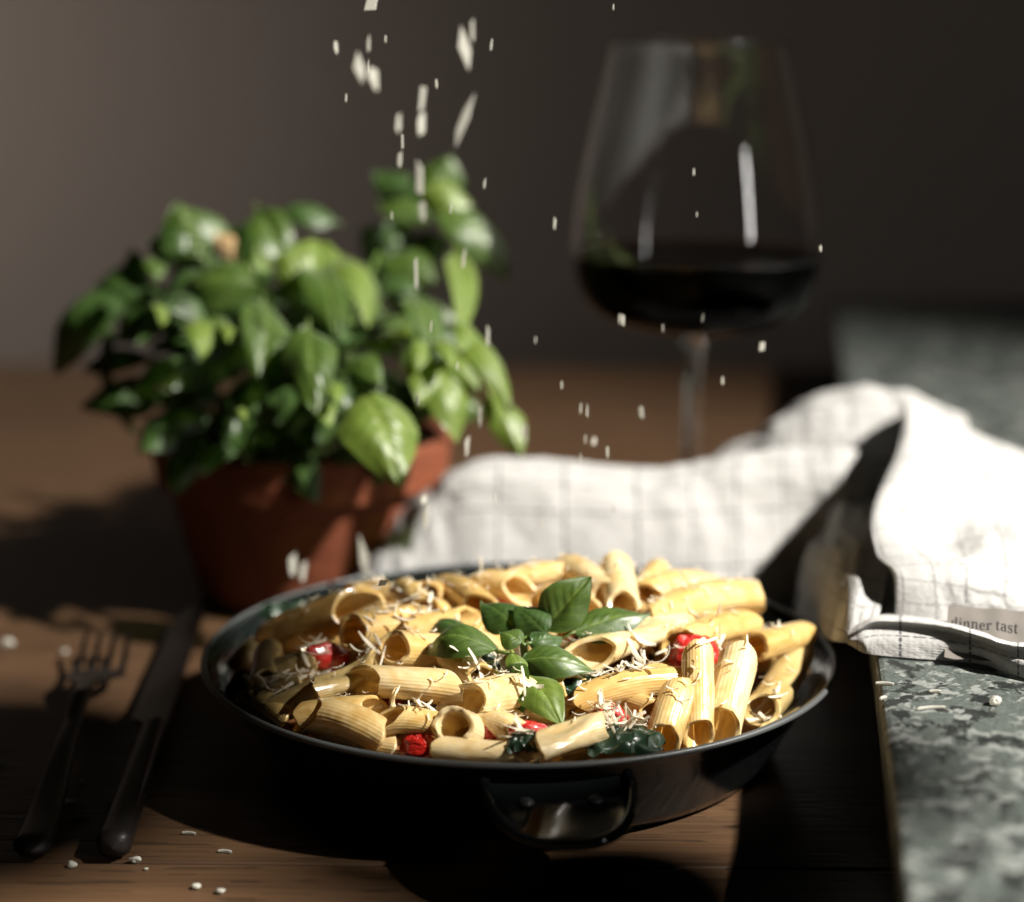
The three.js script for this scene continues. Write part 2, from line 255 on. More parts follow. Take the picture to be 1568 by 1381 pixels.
/* ------------------------------------------------------------------ the pasta */
const pile = (x, z) => { const r = Math.hypot(x - PC.x, z - PC.z) / 0.104; return 0.031 + 0.019 * Math.max(0, 1 - r * r) ; };
function onPile(px, py, off = 0) { let h = 0.04; let p; for (let i = 0; i < 8; i++) { p = G(px, py, h); h = pile(p.x, p.z) + off / 1000; } return G(px, py, h); }
function penneGeo(L, r, { cut0 = 1, cut1 = 1, squash = 0, bend = 0, wall = 0.29, seed = 1, roll = 0 } = {}) {
  const NT = 150, NL = 13, ribs = 30; const rin = r * (1 - wall);
  const at = (t, a, rr, rib) => {
    const w = 1 + 0.05 * nz(t * 3 + seed, Math.cos(a) * 0.9, Math.sin(a) * 0.9 + seed * 0.37); const sq = squash * (0.6 + 0.4 * Math.sin(t * 5 + seed));
    const R = rr * w + (rib ? r * 0.0065 * Math.cos(a * ribs) : 0);
    let x = R * Math.cos(a) * (1 + sq), y = R * Math.sin(a) * (1 - sq); if (squash > 0.25) y -= squash * r * 0.9 * Math.exp(-((Math.cos(a) / 0.55) ** 2)) * (Math.sin(a) > 0 ? 1 : 0) * Math.sin(Math.PI * clamp(t * 1.1, 0, 1));
    const k = lerp(cut0, cut1, t); let z = lerp(-L / 2, L / 2, t) + k * r * Math.cos(a - roll) + r * 0.22 * nz(Math.cos(a) * 1.3 + seed, Math.sin(a) * 1.3, seed * 0.7 + t * 2);
    const zz = z / (L / 2); y += bend * L * (1 - zz * zz) * 0.5; return [x, y, z];
  };
  const pos = [], uv = [], idx = [];
  // ring list: outer 0..NL, lip, inner NL..0, lip
  const rings = []; for (let i = 0; i <= NL; i++) rings.push([i / NL, r, true, 0]);
  rings.push([1, r * (1 - wall * 0.18), false, 0.0004], [1, r * (1 - wall * 0.82), false, 0.0004]);
  for (let i = NL; i >= 0; i--) rings.push([i / NL, rin, false, 0]);
  rings.push([0, r * (1 - wall * 0.82), false, -0.0004], [0, r * (1 - wall * 0.18), false, -0.0004], [0, r, true, 0]);
  rings.forEach(([t, rr, rib, dz], i) => { for (let j = 0; j <= NT; j++) { const a = j / NT * Math.PI * 2; const p = at(t, a, rr, rib); pos.push(p[0], p[1], p[2] + dz); uv.push(i / rings.length * 1.0 + seed * 0.17, j / NT + seed * 0.31); } });
  const S = NT + 1; for (let i = 0; i < rings.length - 1; i++) for (let j = 0; j < NT; j++) { const a = i * S + j, b = a + S; idx.push(a, a + 1, b, b, a + 1, b + 1); }
  const g = geoFrom(pos, idx, uv); const n = g.attributes.normal;
  for (let i = 0; i < rings.length; i++) { const a = i * S, b = a + NT; const s = V(n.getX(a) + n.getX(b), n.getY(a) + n.getY(b), n.getZ(a) + n.getZ(b)).normalize(); n.setXYZ(a, s.x, s.y, s.z); n.setXYZ(b, s.x, s.y, s.z); }
  return g;
}
const food = [];
function penne(p, q, wpx, o = {}, label, mat = 0) {
  const c0 = o.r ?? mm(wpx, p) / 2 * 1.1; for (const e of [p, q]) { const yb = e.y - 0.5 * c0; if (yb < RH + 0.001) { const mx = lerp(0.088, 0.1075, clamp((yb - 0.006) / 0.029, 0, 1)) - c0 * 0.8, d = Math.hypot(e.x - PC.x, e.z - PC.z); if (d > mx) { e.x = PC.x + (e.x - PC.x) * mx / d; e.z = PC.z + (e.z - PC.z) * mx / d; } } }
  const c = p.clone().add(q).multiplyScalar(0.5), L = p.distanceTo(q), r = (o.r ?? mm(wpx, c) / 2 * (1.0 + 0.18 * R0()));
  const d = new THREE.Object3D(); d.position.copy(c); d.up.set(0, 1, 0); d.lookAt(q); const toCam = CAM.clone().sub(c).normalize().applyQuaternion(d.quaternion.clone().invert());
  const sg = (o.cut0 ?? 1) < 0 ? 1 : -1, roll = Math.atan2(toCam.y, toCam.x) + ((o.spin ?? 0) % 1.2) - 0.3;
  const m = mesh('penne', penneGeo(Math.max(0.012, L), r, { bend: (R0() - 0.4) * 0.24, squash: R0() < 0.16 ? 0.3 : (R0() - 0.3) * 0.18, ...o, seed: o.seed ?? Math.floor(R0() * 500), roll, cut0: sg * (o.flat ? Math.abs(o.cut0) : Math.max(0.85, Math.abs(o.cut0 ?? 1))), cut1: sg * Math.max(0.85, Math.abs(o.cut1 ?? 1)) }), M.pasta[mat]);
  m.position.copy(c); m.quaternion.copy(d.quaternion);
  tag(m, label, 'penne', 'penne in the black pan'); m.updateMatrixWorld(true); food.push(m); return m;
}
// [x1,y1,off1, x2,y2,off2, width, options, label, tone: paler if lit, darker if shaded]
const pasta = [
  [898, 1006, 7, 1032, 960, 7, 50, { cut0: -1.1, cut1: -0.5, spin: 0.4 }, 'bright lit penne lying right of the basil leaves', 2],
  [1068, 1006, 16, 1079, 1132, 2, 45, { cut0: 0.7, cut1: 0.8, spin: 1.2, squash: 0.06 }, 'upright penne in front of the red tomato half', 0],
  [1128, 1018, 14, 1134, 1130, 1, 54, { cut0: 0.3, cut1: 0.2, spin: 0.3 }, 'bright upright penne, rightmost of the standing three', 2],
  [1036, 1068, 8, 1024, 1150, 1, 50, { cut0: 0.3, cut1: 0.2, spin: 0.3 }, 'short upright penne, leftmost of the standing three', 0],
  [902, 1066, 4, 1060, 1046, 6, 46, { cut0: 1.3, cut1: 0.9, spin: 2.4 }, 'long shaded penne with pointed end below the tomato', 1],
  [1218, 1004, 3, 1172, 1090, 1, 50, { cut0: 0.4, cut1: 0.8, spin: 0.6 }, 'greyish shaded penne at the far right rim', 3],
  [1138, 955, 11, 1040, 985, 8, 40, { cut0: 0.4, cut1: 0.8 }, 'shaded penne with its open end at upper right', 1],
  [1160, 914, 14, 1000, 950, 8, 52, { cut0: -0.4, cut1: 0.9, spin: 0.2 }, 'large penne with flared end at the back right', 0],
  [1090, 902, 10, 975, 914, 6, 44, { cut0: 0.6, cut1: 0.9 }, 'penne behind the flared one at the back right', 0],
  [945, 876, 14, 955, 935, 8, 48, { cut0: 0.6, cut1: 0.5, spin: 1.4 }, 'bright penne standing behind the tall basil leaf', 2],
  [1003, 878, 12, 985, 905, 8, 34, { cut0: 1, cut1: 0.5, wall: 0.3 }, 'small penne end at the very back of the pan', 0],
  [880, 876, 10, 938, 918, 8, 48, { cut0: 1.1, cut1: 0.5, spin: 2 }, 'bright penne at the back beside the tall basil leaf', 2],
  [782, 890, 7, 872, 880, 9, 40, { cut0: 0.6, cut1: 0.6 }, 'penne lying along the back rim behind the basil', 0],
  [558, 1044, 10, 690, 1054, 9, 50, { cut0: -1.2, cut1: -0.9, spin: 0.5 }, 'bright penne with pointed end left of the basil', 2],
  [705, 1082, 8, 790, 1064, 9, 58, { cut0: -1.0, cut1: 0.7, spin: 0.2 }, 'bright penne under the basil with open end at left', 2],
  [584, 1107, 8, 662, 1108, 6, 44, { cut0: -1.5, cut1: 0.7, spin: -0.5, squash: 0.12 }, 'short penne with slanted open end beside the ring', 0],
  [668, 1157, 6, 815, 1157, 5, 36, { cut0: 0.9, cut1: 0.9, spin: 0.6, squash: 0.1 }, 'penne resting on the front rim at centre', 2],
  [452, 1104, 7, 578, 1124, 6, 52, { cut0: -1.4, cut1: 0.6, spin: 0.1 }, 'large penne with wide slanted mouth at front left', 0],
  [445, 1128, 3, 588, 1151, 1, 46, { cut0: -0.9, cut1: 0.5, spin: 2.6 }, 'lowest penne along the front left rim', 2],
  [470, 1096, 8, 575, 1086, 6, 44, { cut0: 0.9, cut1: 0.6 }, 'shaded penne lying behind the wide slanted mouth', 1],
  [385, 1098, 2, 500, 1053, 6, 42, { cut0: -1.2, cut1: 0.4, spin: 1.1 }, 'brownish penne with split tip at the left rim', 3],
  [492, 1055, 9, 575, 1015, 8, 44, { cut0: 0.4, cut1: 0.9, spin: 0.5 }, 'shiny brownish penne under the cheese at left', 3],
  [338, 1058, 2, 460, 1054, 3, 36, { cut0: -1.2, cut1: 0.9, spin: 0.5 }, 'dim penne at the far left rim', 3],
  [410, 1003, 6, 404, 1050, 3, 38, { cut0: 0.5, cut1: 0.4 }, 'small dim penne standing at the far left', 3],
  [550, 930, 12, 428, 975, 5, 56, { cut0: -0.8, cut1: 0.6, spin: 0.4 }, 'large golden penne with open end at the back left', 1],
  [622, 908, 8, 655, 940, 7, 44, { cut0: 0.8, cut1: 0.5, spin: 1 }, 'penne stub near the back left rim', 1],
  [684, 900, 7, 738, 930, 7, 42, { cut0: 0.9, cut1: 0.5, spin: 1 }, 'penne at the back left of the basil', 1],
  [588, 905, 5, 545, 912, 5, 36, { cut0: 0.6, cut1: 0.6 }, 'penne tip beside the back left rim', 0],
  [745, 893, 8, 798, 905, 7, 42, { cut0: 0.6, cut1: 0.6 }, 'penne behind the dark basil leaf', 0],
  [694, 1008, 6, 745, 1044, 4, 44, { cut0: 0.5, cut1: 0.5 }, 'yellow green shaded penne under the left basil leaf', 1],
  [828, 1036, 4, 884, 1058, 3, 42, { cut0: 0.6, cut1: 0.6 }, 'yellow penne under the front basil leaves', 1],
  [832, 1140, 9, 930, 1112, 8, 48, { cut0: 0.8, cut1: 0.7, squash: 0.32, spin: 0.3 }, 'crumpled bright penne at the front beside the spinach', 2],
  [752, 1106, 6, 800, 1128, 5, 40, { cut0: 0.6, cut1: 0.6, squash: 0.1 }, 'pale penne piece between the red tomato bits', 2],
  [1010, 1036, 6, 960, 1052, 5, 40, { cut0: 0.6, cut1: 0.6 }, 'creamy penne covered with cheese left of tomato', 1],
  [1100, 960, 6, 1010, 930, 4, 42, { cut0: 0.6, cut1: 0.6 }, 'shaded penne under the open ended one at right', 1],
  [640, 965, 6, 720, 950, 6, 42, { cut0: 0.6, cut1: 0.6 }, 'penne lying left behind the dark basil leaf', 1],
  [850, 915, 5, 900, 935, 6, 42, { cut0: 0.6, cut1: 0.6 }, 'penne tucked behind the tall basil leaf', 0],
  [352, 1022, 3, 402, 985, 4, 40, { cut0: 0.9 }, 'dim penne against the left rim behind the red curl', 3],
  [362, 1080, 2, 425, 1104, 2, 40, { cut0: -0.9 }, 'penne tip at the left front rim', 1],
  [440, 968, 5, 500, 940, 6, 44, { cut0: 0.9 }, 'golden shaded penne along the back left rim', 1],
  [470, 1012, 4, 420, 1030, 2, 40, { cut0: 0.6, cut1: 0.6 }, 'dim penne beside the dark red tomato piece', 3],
];
const facing = [                                    // open ends towards the viewer: mouth, direction of the tube behind it, length
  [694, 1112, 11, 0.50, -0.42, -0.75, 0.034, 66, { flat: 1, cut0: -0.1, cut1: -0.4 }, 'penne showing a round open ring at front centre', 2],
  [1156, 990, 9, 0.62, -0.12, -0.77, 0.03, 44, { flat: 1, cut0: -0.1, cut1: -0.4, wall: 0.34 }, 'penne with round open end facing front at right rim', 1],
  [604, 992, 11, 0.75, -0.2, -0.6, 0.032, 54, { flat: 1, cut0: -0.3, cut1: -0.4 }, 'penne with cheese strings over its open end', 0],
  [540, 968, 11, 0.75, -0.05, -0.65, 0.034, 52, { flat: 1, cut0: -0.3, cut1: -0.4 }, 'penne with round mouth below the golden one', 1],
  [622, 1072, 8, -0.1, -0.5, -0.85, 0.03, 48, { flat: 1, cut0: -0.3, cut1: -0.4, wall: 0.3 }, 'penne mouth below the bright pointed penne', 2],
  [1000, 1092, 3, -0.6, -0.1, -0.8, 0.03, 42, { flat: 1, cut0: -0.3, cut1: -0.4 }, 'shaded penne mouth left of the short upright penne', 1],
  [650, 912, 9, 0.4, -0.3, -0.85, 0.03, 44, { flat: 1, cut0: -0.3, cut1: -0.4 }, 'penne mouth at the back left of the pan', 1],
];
for (const [a, b, c, x, y, z, L, w, o, l, t] of facing) { const p = onPile(a, b, c); penne(p, p.clone().addScaledVector(V(x, y, z).normalize(), L), w, o, l, t); }
for (const [a, b, c, d, e, f, w, o, l, t] of pasta) penne(onPile(a, b, c), onPile(d, e, f), w, o, l, t);
{
  const r = rng(91);                                 // the layer below, showing in the gaps
  for (let i = 0; i < 58; i++) {
    const a = r() * 6.283, d = 0.093 * Math.sqrt(r()), x = PC.x + d * Math.cos(a), z = PC.z + d * Math.sin(a), y = pile(x, z) - 0.004 - 0.006 * r(), t = r() * 6.283, L = 0.034 + r() * 0.008;
    const dx = Math.cos(t) * L / 2, dz = Math.sin(t) * L / 2;
    const lim = (v) => { const q = Math.hypot(v.x - PC.x, v.z - PC.z), mx = 0.097; if (q > mx) { v.x = PC.x + (v.x - PC.x) * mx / q; v.z = PC.z + (v.z - PC.z) * mx / q; } return v; };
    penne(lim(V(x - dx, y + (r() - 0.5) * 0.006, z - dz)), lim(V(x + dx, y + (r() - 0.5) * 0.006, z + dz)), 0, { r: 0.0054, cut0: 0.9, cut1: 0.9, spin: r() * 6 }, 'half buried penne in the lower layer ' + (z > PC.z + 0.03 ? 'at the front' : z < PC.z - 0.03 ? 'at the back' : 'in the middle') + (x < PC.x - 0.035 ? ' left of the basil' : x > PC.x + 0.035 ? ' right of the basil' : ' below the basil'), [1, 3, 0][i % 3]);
  }
  const s = gridGeo(24, 72, (u, v) => { const a = v * 6.2832, d = 0.0945 * u; const x = PC.x + d * Math.cos(a), z = PC.z + d * Math.sin(a); return [x, 0.0165 + 0.6 * (pile(x, z) - 0.031) + 0.003 * nz(x * 120, z * 120, 3) + 0.0015 * nz(x * 320, z * 320, 8), z]; }, true);
  const m = mesh('sauce', s, M.sauce); tag(m, 'orange brown cream sauce between the penne', 'sauce', null, 'stuff'); m.updateMatrixWorld(true); food.push(m);
}

/* tomato */
function tomato(px, py, off, r, dir, label, mat = M.tomato, sx = 1, sz = 1) {
  const p = onPile(px, py, off); const g = group('tomato_piece', label, 'tomato', 'red tomato pieces in the pasta', p.toArray());
  const sk = new THREE.SphereGeometry(r, 36, 20, 0, Math.PI * 2, 0, Math.PI * 0.56); const q = sk.attributes.position;
  for (let i = 0; i < q.count; i++) { const k = 1 + 0.22 * nz(q.getX(i) * 190 + px, q.getY(i) * 190, q.getZ(i) * 190); q.setXYZ(i, q.getX(i) * k * sx, q.getY(i) * k, q.getZ(i) * k * sz); } sk.computeVertexNormals();
  mesh('skin', sk, mat, g);
  const fl = new THREE.CircleGeometry(r * 0.97, 36).rotateX(Math.PI / 2).scale(sx, 1, sz).translate(0, -r * 0.15, 0); mesh('flesh', fl, M.tomatoFlesh, g);
  g.rotation.set(...dir); g.updateMatrixWorld(true); food.push(...g.children);
}
tomato(1062, 1004, 4, 0.0085, [0.25, 0, 0.1], 'round red tomato half behind the upright penne', M.tomato, 1.05, 0.9);
tomato(500, 1010, 1, 0.0065, [0.4, 0.5, -0.6], 'dark red tomato curl on the left of the pan', M.tomato, 1.5, 0.6);
tomato(374, 1044, 0, 0.005, [0.2, 0, 0.4], 'small dark red tomato bit at the left rim', M.tomato, 1.2, 0.8);
tomato(812, 1124, 2, 0.0055, [0.5, 0, -0.2], 'bright red tomato bit below the front basil leaf', M.tomato, 1.5, 0.7);
tomato(757, 1122, 2, 0.005, [0.7, 0.3, 0.4], 'red tomato bit right of the penne ring', M.tomato, 1.0, 0.8);
tomato(645, 1143, -1, 0.0055, [0.4, 0, 0.2], 'dark red tomato piece below the slanted penne', M.tomato, 1.3, 0.8);
tomato(575, 1088, -2, 0.007, [0.4, 0, 0.2], 'shaded tomato piece under the bright pointed penne', M.tomato, 1.3, 0.8);
tomato(930, 1105, 1, 0.006, [0.3, 0, 0.2], 'red tomato piece under cheese right of front leaf', M.tomato, 1.3, 0.8);
tomato(785, 925, 0, 0.005, [0.3, 0, 0.2], 'orange red tomato bit behind the dark basil leaf', M.tomatoFlesh, 1.3, 0.8);

/* cooked leaves */
function wilted(px, py, off, w, d, label, seed) {
  const p = onPile(px, py, off);
  const g = gridGeo(40, 28, (u, v) => { const x = (u - 0.5) * w, z = (v - 0.5) * d; const e = Math.max(0, 1 - ((u - 0.5) * 2) ** 4) * Math.max(0, 1 - ((v - 0.5) * 2) ** 4); const k = 1 / w; return [x + 0.12 * w * nz(u * 5 + seed, v * 5, 2), 0.004 * e + w * 0.10 * nz(u * 6 + seed, v * 6, 5) + w * 0.04 * nz(u * 10, v * 10 + seed, 9), z + 0.15 * d * nz(u * 5, v * 5 + seed, 7)]; });
  const m = mesh('cooked_spinach', g, M.spinach); m.position.copy(p); tag(m, label, 'spinach leaf', 'dark wilted leaves in the pasta'); m.updateMatrixWorld(true); food.push(m);
}
wilted(955, 1138, 3, 0.024, 0.018, 'dark wilted spinach leaf at the front rim', 1);
wilted(805, 1142, 6, 0.012, 0.010, 'small dark spinach leaf left of the crumpled penne', 5);
wilted(895, 1052, 1, 0.020, 0.014, 'dark spinach leaf under the basil at centre', 9);
wilted(440, 940, 2, 0.022, 0.012, 'dark green leaf at the back left rim', 13);
wilted(720, 1020, 1, 0.020, 0.014, 'dark leaf in the shade of the left basil leaf', 17);

/* ---------------------------------------------------------------- basil leaves */
function leafGeo(P, Q, N, w, { droop = 0.25, cup = 0.12, fold = 0, quilt = 1, tip = 1, pet = 0.12, seed = 1, curl = 0 } = {}) {
  const x = Q.clone().sub(P), L = x.length(); x.normalize(); const y = N.clone().addScaledVector(x, -N.dot(x)).normalize(), z = V().crossVectors(x, y);
  const NU = 26, NV = 18;
  const prof = (u) => Math.max(0, Math.sin(Math.PI * u ** 0.8)) ** 0.86 * (1 - 0.10 * u);
  const blade = gridGeo(NU, NV, (u, vv) => {
    const v = vv * 2 - 1, wd = w / 2 * prof(u) * (1 + 0.04 * nz(u * 7 + seed, v * 2, seed));
    let X = L * u, Zz = wd * v * (1 - fold * 0.3);
    let Y = droop * L * (Math.sin(Math.PI * u) * 0.55) - 0;
    const av = Math.abs(v); Y += -cup * w * v * v * prof(u) + fold * wd * av;
    const ph = u * 7 - av * 1.9, c = Math.abs(ph - Math.round(ph)) * 2; Y += quilt * 0.045 * w * (c ** 0.6) * (1 - av * av) * prof(u) - 0.02 * w * Math.exp(-((av / 0.1) ** 2));
    Y += 0.10 * w * Math.sin(u * 5 + seed) * v * (0.4 + 0.6 * av); Y += curl * w * 0.35 * v * av * prof(u) + 0.05 * w * nz(u * 3 + seed * 1.7, v * 1.5, seed * 0.9);
    return [X, Y, Zz, u, vv];
  });
  const pe = sweep([V(-pet * L, -0.04 * L, 0), V(-pet * L * 0.4, -0.005 * L, 0), V(0.02 * L, 0.0, 0)], (t) => [0.0007, 0.0006], 6, 6);
  { const uv = pe.attributes.uv; for (let i = 0; i < uv.count; i++) uv.setXY(i, 0.3, 0.5); }
  const g = mergeGeometries([blade, pe]); const m = new THREE.Matrix4().makeBasis(x, y, z).setPosition(P); g.applyMatrix4(m); return g;
}
{
  const o = onPile(784, 985, 6); const sprig = group('basil_sprig', 'fresh green basil sprig on top of the penne', 'basil', null, o.toArray());
  const add = (bx, by, bo, tx, ty, to, wpx, n, opt, mat = M.leaf) => { const P = onPile(bx, by, bo), Q = onPile(tx, ty, to); const w = mm(wpx, P) * 1.2; const g = leafGeo(P, Q, V(...n), w, { quilt: 0.55, ...opt }); g.translate(-o.x, -o.y, -o.z); const m = mesh('leaf', g, mat, sprig); m.updateMatrixWorld(true); food.push(m); return m; };
  add(832, 964, 12, 906, 882, 30, 70, [-0.25, 0.25, 0.9], { droop: 0.12, cup: 0.10, fold: 0.25, seed: 2 }, M.leaf);
  add(878, 968, 12, 998, 940, 16, 54, [-0.05, 0.8, 0.55], { droop: 0.18, cup: 0.22, seed: 3 }, M.leaf);
  add(798, 1010, 12, 912, 1028, 9, 52, [0.05, 0.75, 0.6], { droop: 0.30, cup: 0.2, seed: 4 }, M.leaf);
  add(764, 998, 13, 648, 1004, 5, 56, [0.1, 0.8, 0.5], { droop: 0.52, cup: 0.2, seed: 5 }, M.leaf);
  add(790, 962, 12, 738, 922, 15, 52, [0.1, 0.7, 0.7], { droop: 0.2, cup: 0.2, seed: 6 }, M.leafDark);
  add(838, 972, 13, 788, 926, 18, 50, [-0.2, 0.6, 0.7], { droop: 0.15, cup: 0.2, seed: 7 }, M.leafDark);
  add(794, 1030, 13, 862, 1114, 10, 62, [0.28, 0.6, 0.7], { droop: 0.22, cup: 0.14, fold: 0.12, seed: 8 }, M.leafLime);
  add(780, 1016, 14, 798, 1090, 10, 56, [-0.55, 0.55, 0.6], { droop: 0.2, cup: 0.16, seed: 9 }, M.leaf);
  add(722, 972, 9, 655, 952, 8, 40, [0, 0.9, 0.3], { droop: 0.2, cup: 0.2, seed: 10 }, M.leafDark);
  add(812, 984, 15, 862, 978, 13, 44, [0.1, 0.8, 0.5], { droop: 0.25, cup: 0.2, seed: 11 }, M.leafDark);
  add(800, 985, 15, 765, 968, 16, 36, [0.1, 0.8, 0.5], { droop: 0.25, cup: 0.2, seed: 12 }, M.leaf);
  add(785, 1000, 15, 800, 1040, 12, 30, [0.1, 0.8, 0.5], { droop: 0.25, cup: 0.2, seed: 13 }, M.leafLime);
  const st = onPile(800, 985, 10); mesh('stem', sweep([st.clone().add(V(0.004, -0.02, 0)), st.clone().add(V(0.001, -0.006, 0)), st.clone().add(V(0, 0.003, 0.001))], () => [0.0013, 0.0013], 12, 8).translate(-o.x, -o.y, -o.z), M.stem, sprig);
}

/* -------------------------------------------------------- grated cheese on top */
function shredGeo(L, w, th, curl, twist, seed) {
  return gridGeo(14, 8, (t, s) => {
    const a = curl * (t - 0.5), rr = Math.abs(curl) > 0.05 ? L / curl : 0; const x = rr ? rr * Math.sin(a) : L * (t - 0.5), y = rr ? rr * (1 - Math.cos(a)) : 0;
    const wd = w * (0.35 + 0.65 * Math.sin(Math.PI * clamp(t * 0.9 + 0.08, 0, 1)) ** 0.5) * (1 + 0.3 * nz(t * 5 + seed, seed)); const tw = twist * (t - 0.5), c = Math.cos(s * Math.PI * 2), n = Math.sin(s * Math.PI * 2);
    const pz = wd / 2 * Math.sign(c) * Math.abs(c) ** 0.6, py = th / 2 * Math.sign(n) * Math.abs(n) ** 0.6; const nx = -Math.sin(a), ny = Math.cos(a); const q = py * Math.cos(tw) - pz * Math.sin(tw), zz = py * Math.sin(tw) + pz * Math.cos(tw);
    return [x + nx * q, y + ny * q, zz, t, s];
  }, true);
}
const shreds = []; { const r = rng(33); for (let i = 0; i < 14; i++) shreds.push(shredGeo(0.0055 + r() * 0.0065, 0.0005 + r() * 0.0010, 0.0002, (r() - 0.35) * 3.6, (r() - 0.5) * 2.5, i * 3.1)); }
const rc = new THREE.Raycaster();
{
  const r = rng(55); const gauss = () => (r() + r() + r() - 1.5) * 1.15;
  const fine = []; let count = 0;
  const spot = (x, z) => (z > PC.z + 0.045 ? 'at the front' : z < PC.z - 0.045 ? 'at the back' : 'in the middle') + (x < PC.x - 0.06 ? ' near the left rim' : x < PC.x - 0.02 ? ' left of the basil' : x < PC.x + 0.02 ? ' around the basil' : x < PC.x + 0.06 ? ' right of the basil' : ' near the right rim');
  const drop = (x, z) => { rc.set(V(x, 0.2, z), V(0, -1, 0)); const h = rc.intersectObjects(food, false); return h[0]; };
  const place = (x, z, single, stand, label) => {
    if (Math.hypot(x - PC.x, z - PC.z) > 0.104) return; const hit = drop(x, z); if (!hit) return;
    const n = hit.face ? hit.face.normal.clone().transformDirection(hit.object.matrixWorld) : V(0, 1, 0); if (n.y < 0) n.negate();
    const up = n.clone().lerp(V(0, 1, 0), 0.4).add(V(gauss() * 0.3, 0, gauss() * 0.3)).normalize(); const k = Math.floor(r() * shreds.length);
    const q = new THREE.Quaternion().setFromUnitVectors(V(0, 1, 0), up).multiply(new THREE.Quaternion().setFromAxisAngle(V(0, 1, 0), r() * 6.283)).multiply(new THREE.Quaternion().setFromAxisAngle(V(0, 0, 1), stand ? (r() < 0.5 ? -1 : 1) * (0.35 + r() * 0.8) : gauss() * 0.25));
    const s = single ? 0.8 + r() * 0.6 : 0.3 + r() * 0.6; const pos = hit.point.clone().addScaledVector(up, 0.0005 + (stand ? 0.0022 * s : 0.0004));
    if (single) { const m = mesh('cheese_shred', shreds[k], M.cheese); m.position.copy(pos); m.quaternion.copy(q); m.scale.setScalar(s); tag(m, label ?? 'thin curled shred of grated cheese on the penne ' + spot(pos.x, pos.z), 'cheese shred', 'grated cheese shreds on the pasta'); count++; } else fine.push(new THREE.Matrix4().compose(pos, q, V(s, s, s)));
  };
  const clusters = [[785, 985, 22, 18, 20, 1, 8, 'cheese shred on the green basil leaves'], [770, 990, 8, 18, 12, 1, 8, 'cheese shred on the green basil leaves'], [600, 985, 16, 26, 18, 0], [645, 960, 5, 16, 10, 0], [572, 1022, 9, 16, 10, 1], [620, 1045, 6, 22, 6, 0], [735, 1048, 22, 34, 8, 1], [690, 1056, 8, 14, 8, 1], [480, 1028, 9, 22, 14, 0], [440, 1046, 12, 24, 14, 0], [420, 1060, 5, 30, 10, 0], [360, 1085, 4, 12, 8, 1], [500, 1000, 4, 22, 10, 0], [1000, 1030, 17, 34, 14, 1], [1012, 1012, 7, 16, 12, 1], [1096, 1012, 4, 8, 10, 1], [930, 1112, 18, 20, 14, 1], [962, 1122, 13, 26, 10, 1], [960, 1062, 9, 30, 12, 0], [800, 1102, 9, 20, 10, 1], [790, 1152, 5, 12, 6, 0], [1180, 1082, 9, 18, 10, 0], [890, 972, 4, 10, 8, 0], [1050, 950, 5, 24, 10, 0], [905, 1046, 3, 10, 6, 0], [700, 905, 8, 34, 14, 0], [600, 920, 6, 30, 12, 0], [1078, 1065, 5, 14, 24, 0], [640, 1115, 4, 20, 10, 0], [1060, 900, 4, 40, 12, 0], [880, 950, 4, 40, 14, 0, 8, 'cheese shred on the green basil leaves']];
  for (const [px, py, n, sx, sy, st, off = 3, lab] of clusters) for (let i = 0; i < n * 1.3; i++) { const p = onPile(px + gauss() * sx, py + gauss() * sy, off); place(p.x, p.z, true, st && r() < 0.65, lab && lab.replace('cheese', 'white cheese')); }
  for (let i = 0; i < 1000; i++) { const a = r() * 6.283, d = 0.1 * Math.sqrt(r()); place(PC.x + d * Math.cos(a), PC.z + d * Math.sin(a), false, false); }
  const small = shredGeo(0.0055, 0.0008, 0.00025, 1.4, 0.9, 4); const im = new THREE.InstancedMesh(small, M.cheese, fine.length); fine.forEach((m, i) => im.setMatrixAt(i, m)); im.name = 'cheese_crumbs'; im.castShadow = true; scene.add(im); tag(im, 'fine crumbs of grated cheese scattered over the pasta', 'cheese', null, 'stuff');
}

/* ------------------------------------------------ cheese falling and on the table */
function flakeGeo(w, h, th, skew, seed) {
  const r = rng(seed * 13 + 5), P = []; const base = seed % 3 === 0 ? [[-0.5, -0.42], [0.3, -0.5], [0.5, 0.3], [-0.3, 0.5]] : seed % 3 === 1 ? [[-0.5, -0.2], [0.1, -0.5], [0.5, -0.3], [0.42, 0.5], [-0.4, 0.4]] : [[-0.42, -0.5], [0.36, -0.36], [0.5, 0.5], [-0.1, 0.4], [-0.5, 0.1]];
  const s = new THREE.Shape(); base.forEach(([a, b], i) => { const x = (a + (r() - 0.5) * 0.24) * w, y = (b + (r() - 0.5) * 0.2 + a * skew) * h; i ? s.lineTo(x, y) : s.moveTo(x, y); }); s.closePath();
  const g = new THREE.ExtrudeGeometry(s, { depth: th, bevelEnabled: true, bevelSize: Math.min(w, h) * 0.06, bevelOffset: -Math.min(w, h) * 0.06, bevelThickness: th * 0.3, bevelSegments: 2, curveSegments: 2 }); g.translate(0, 0, -th / 2); return g;
}
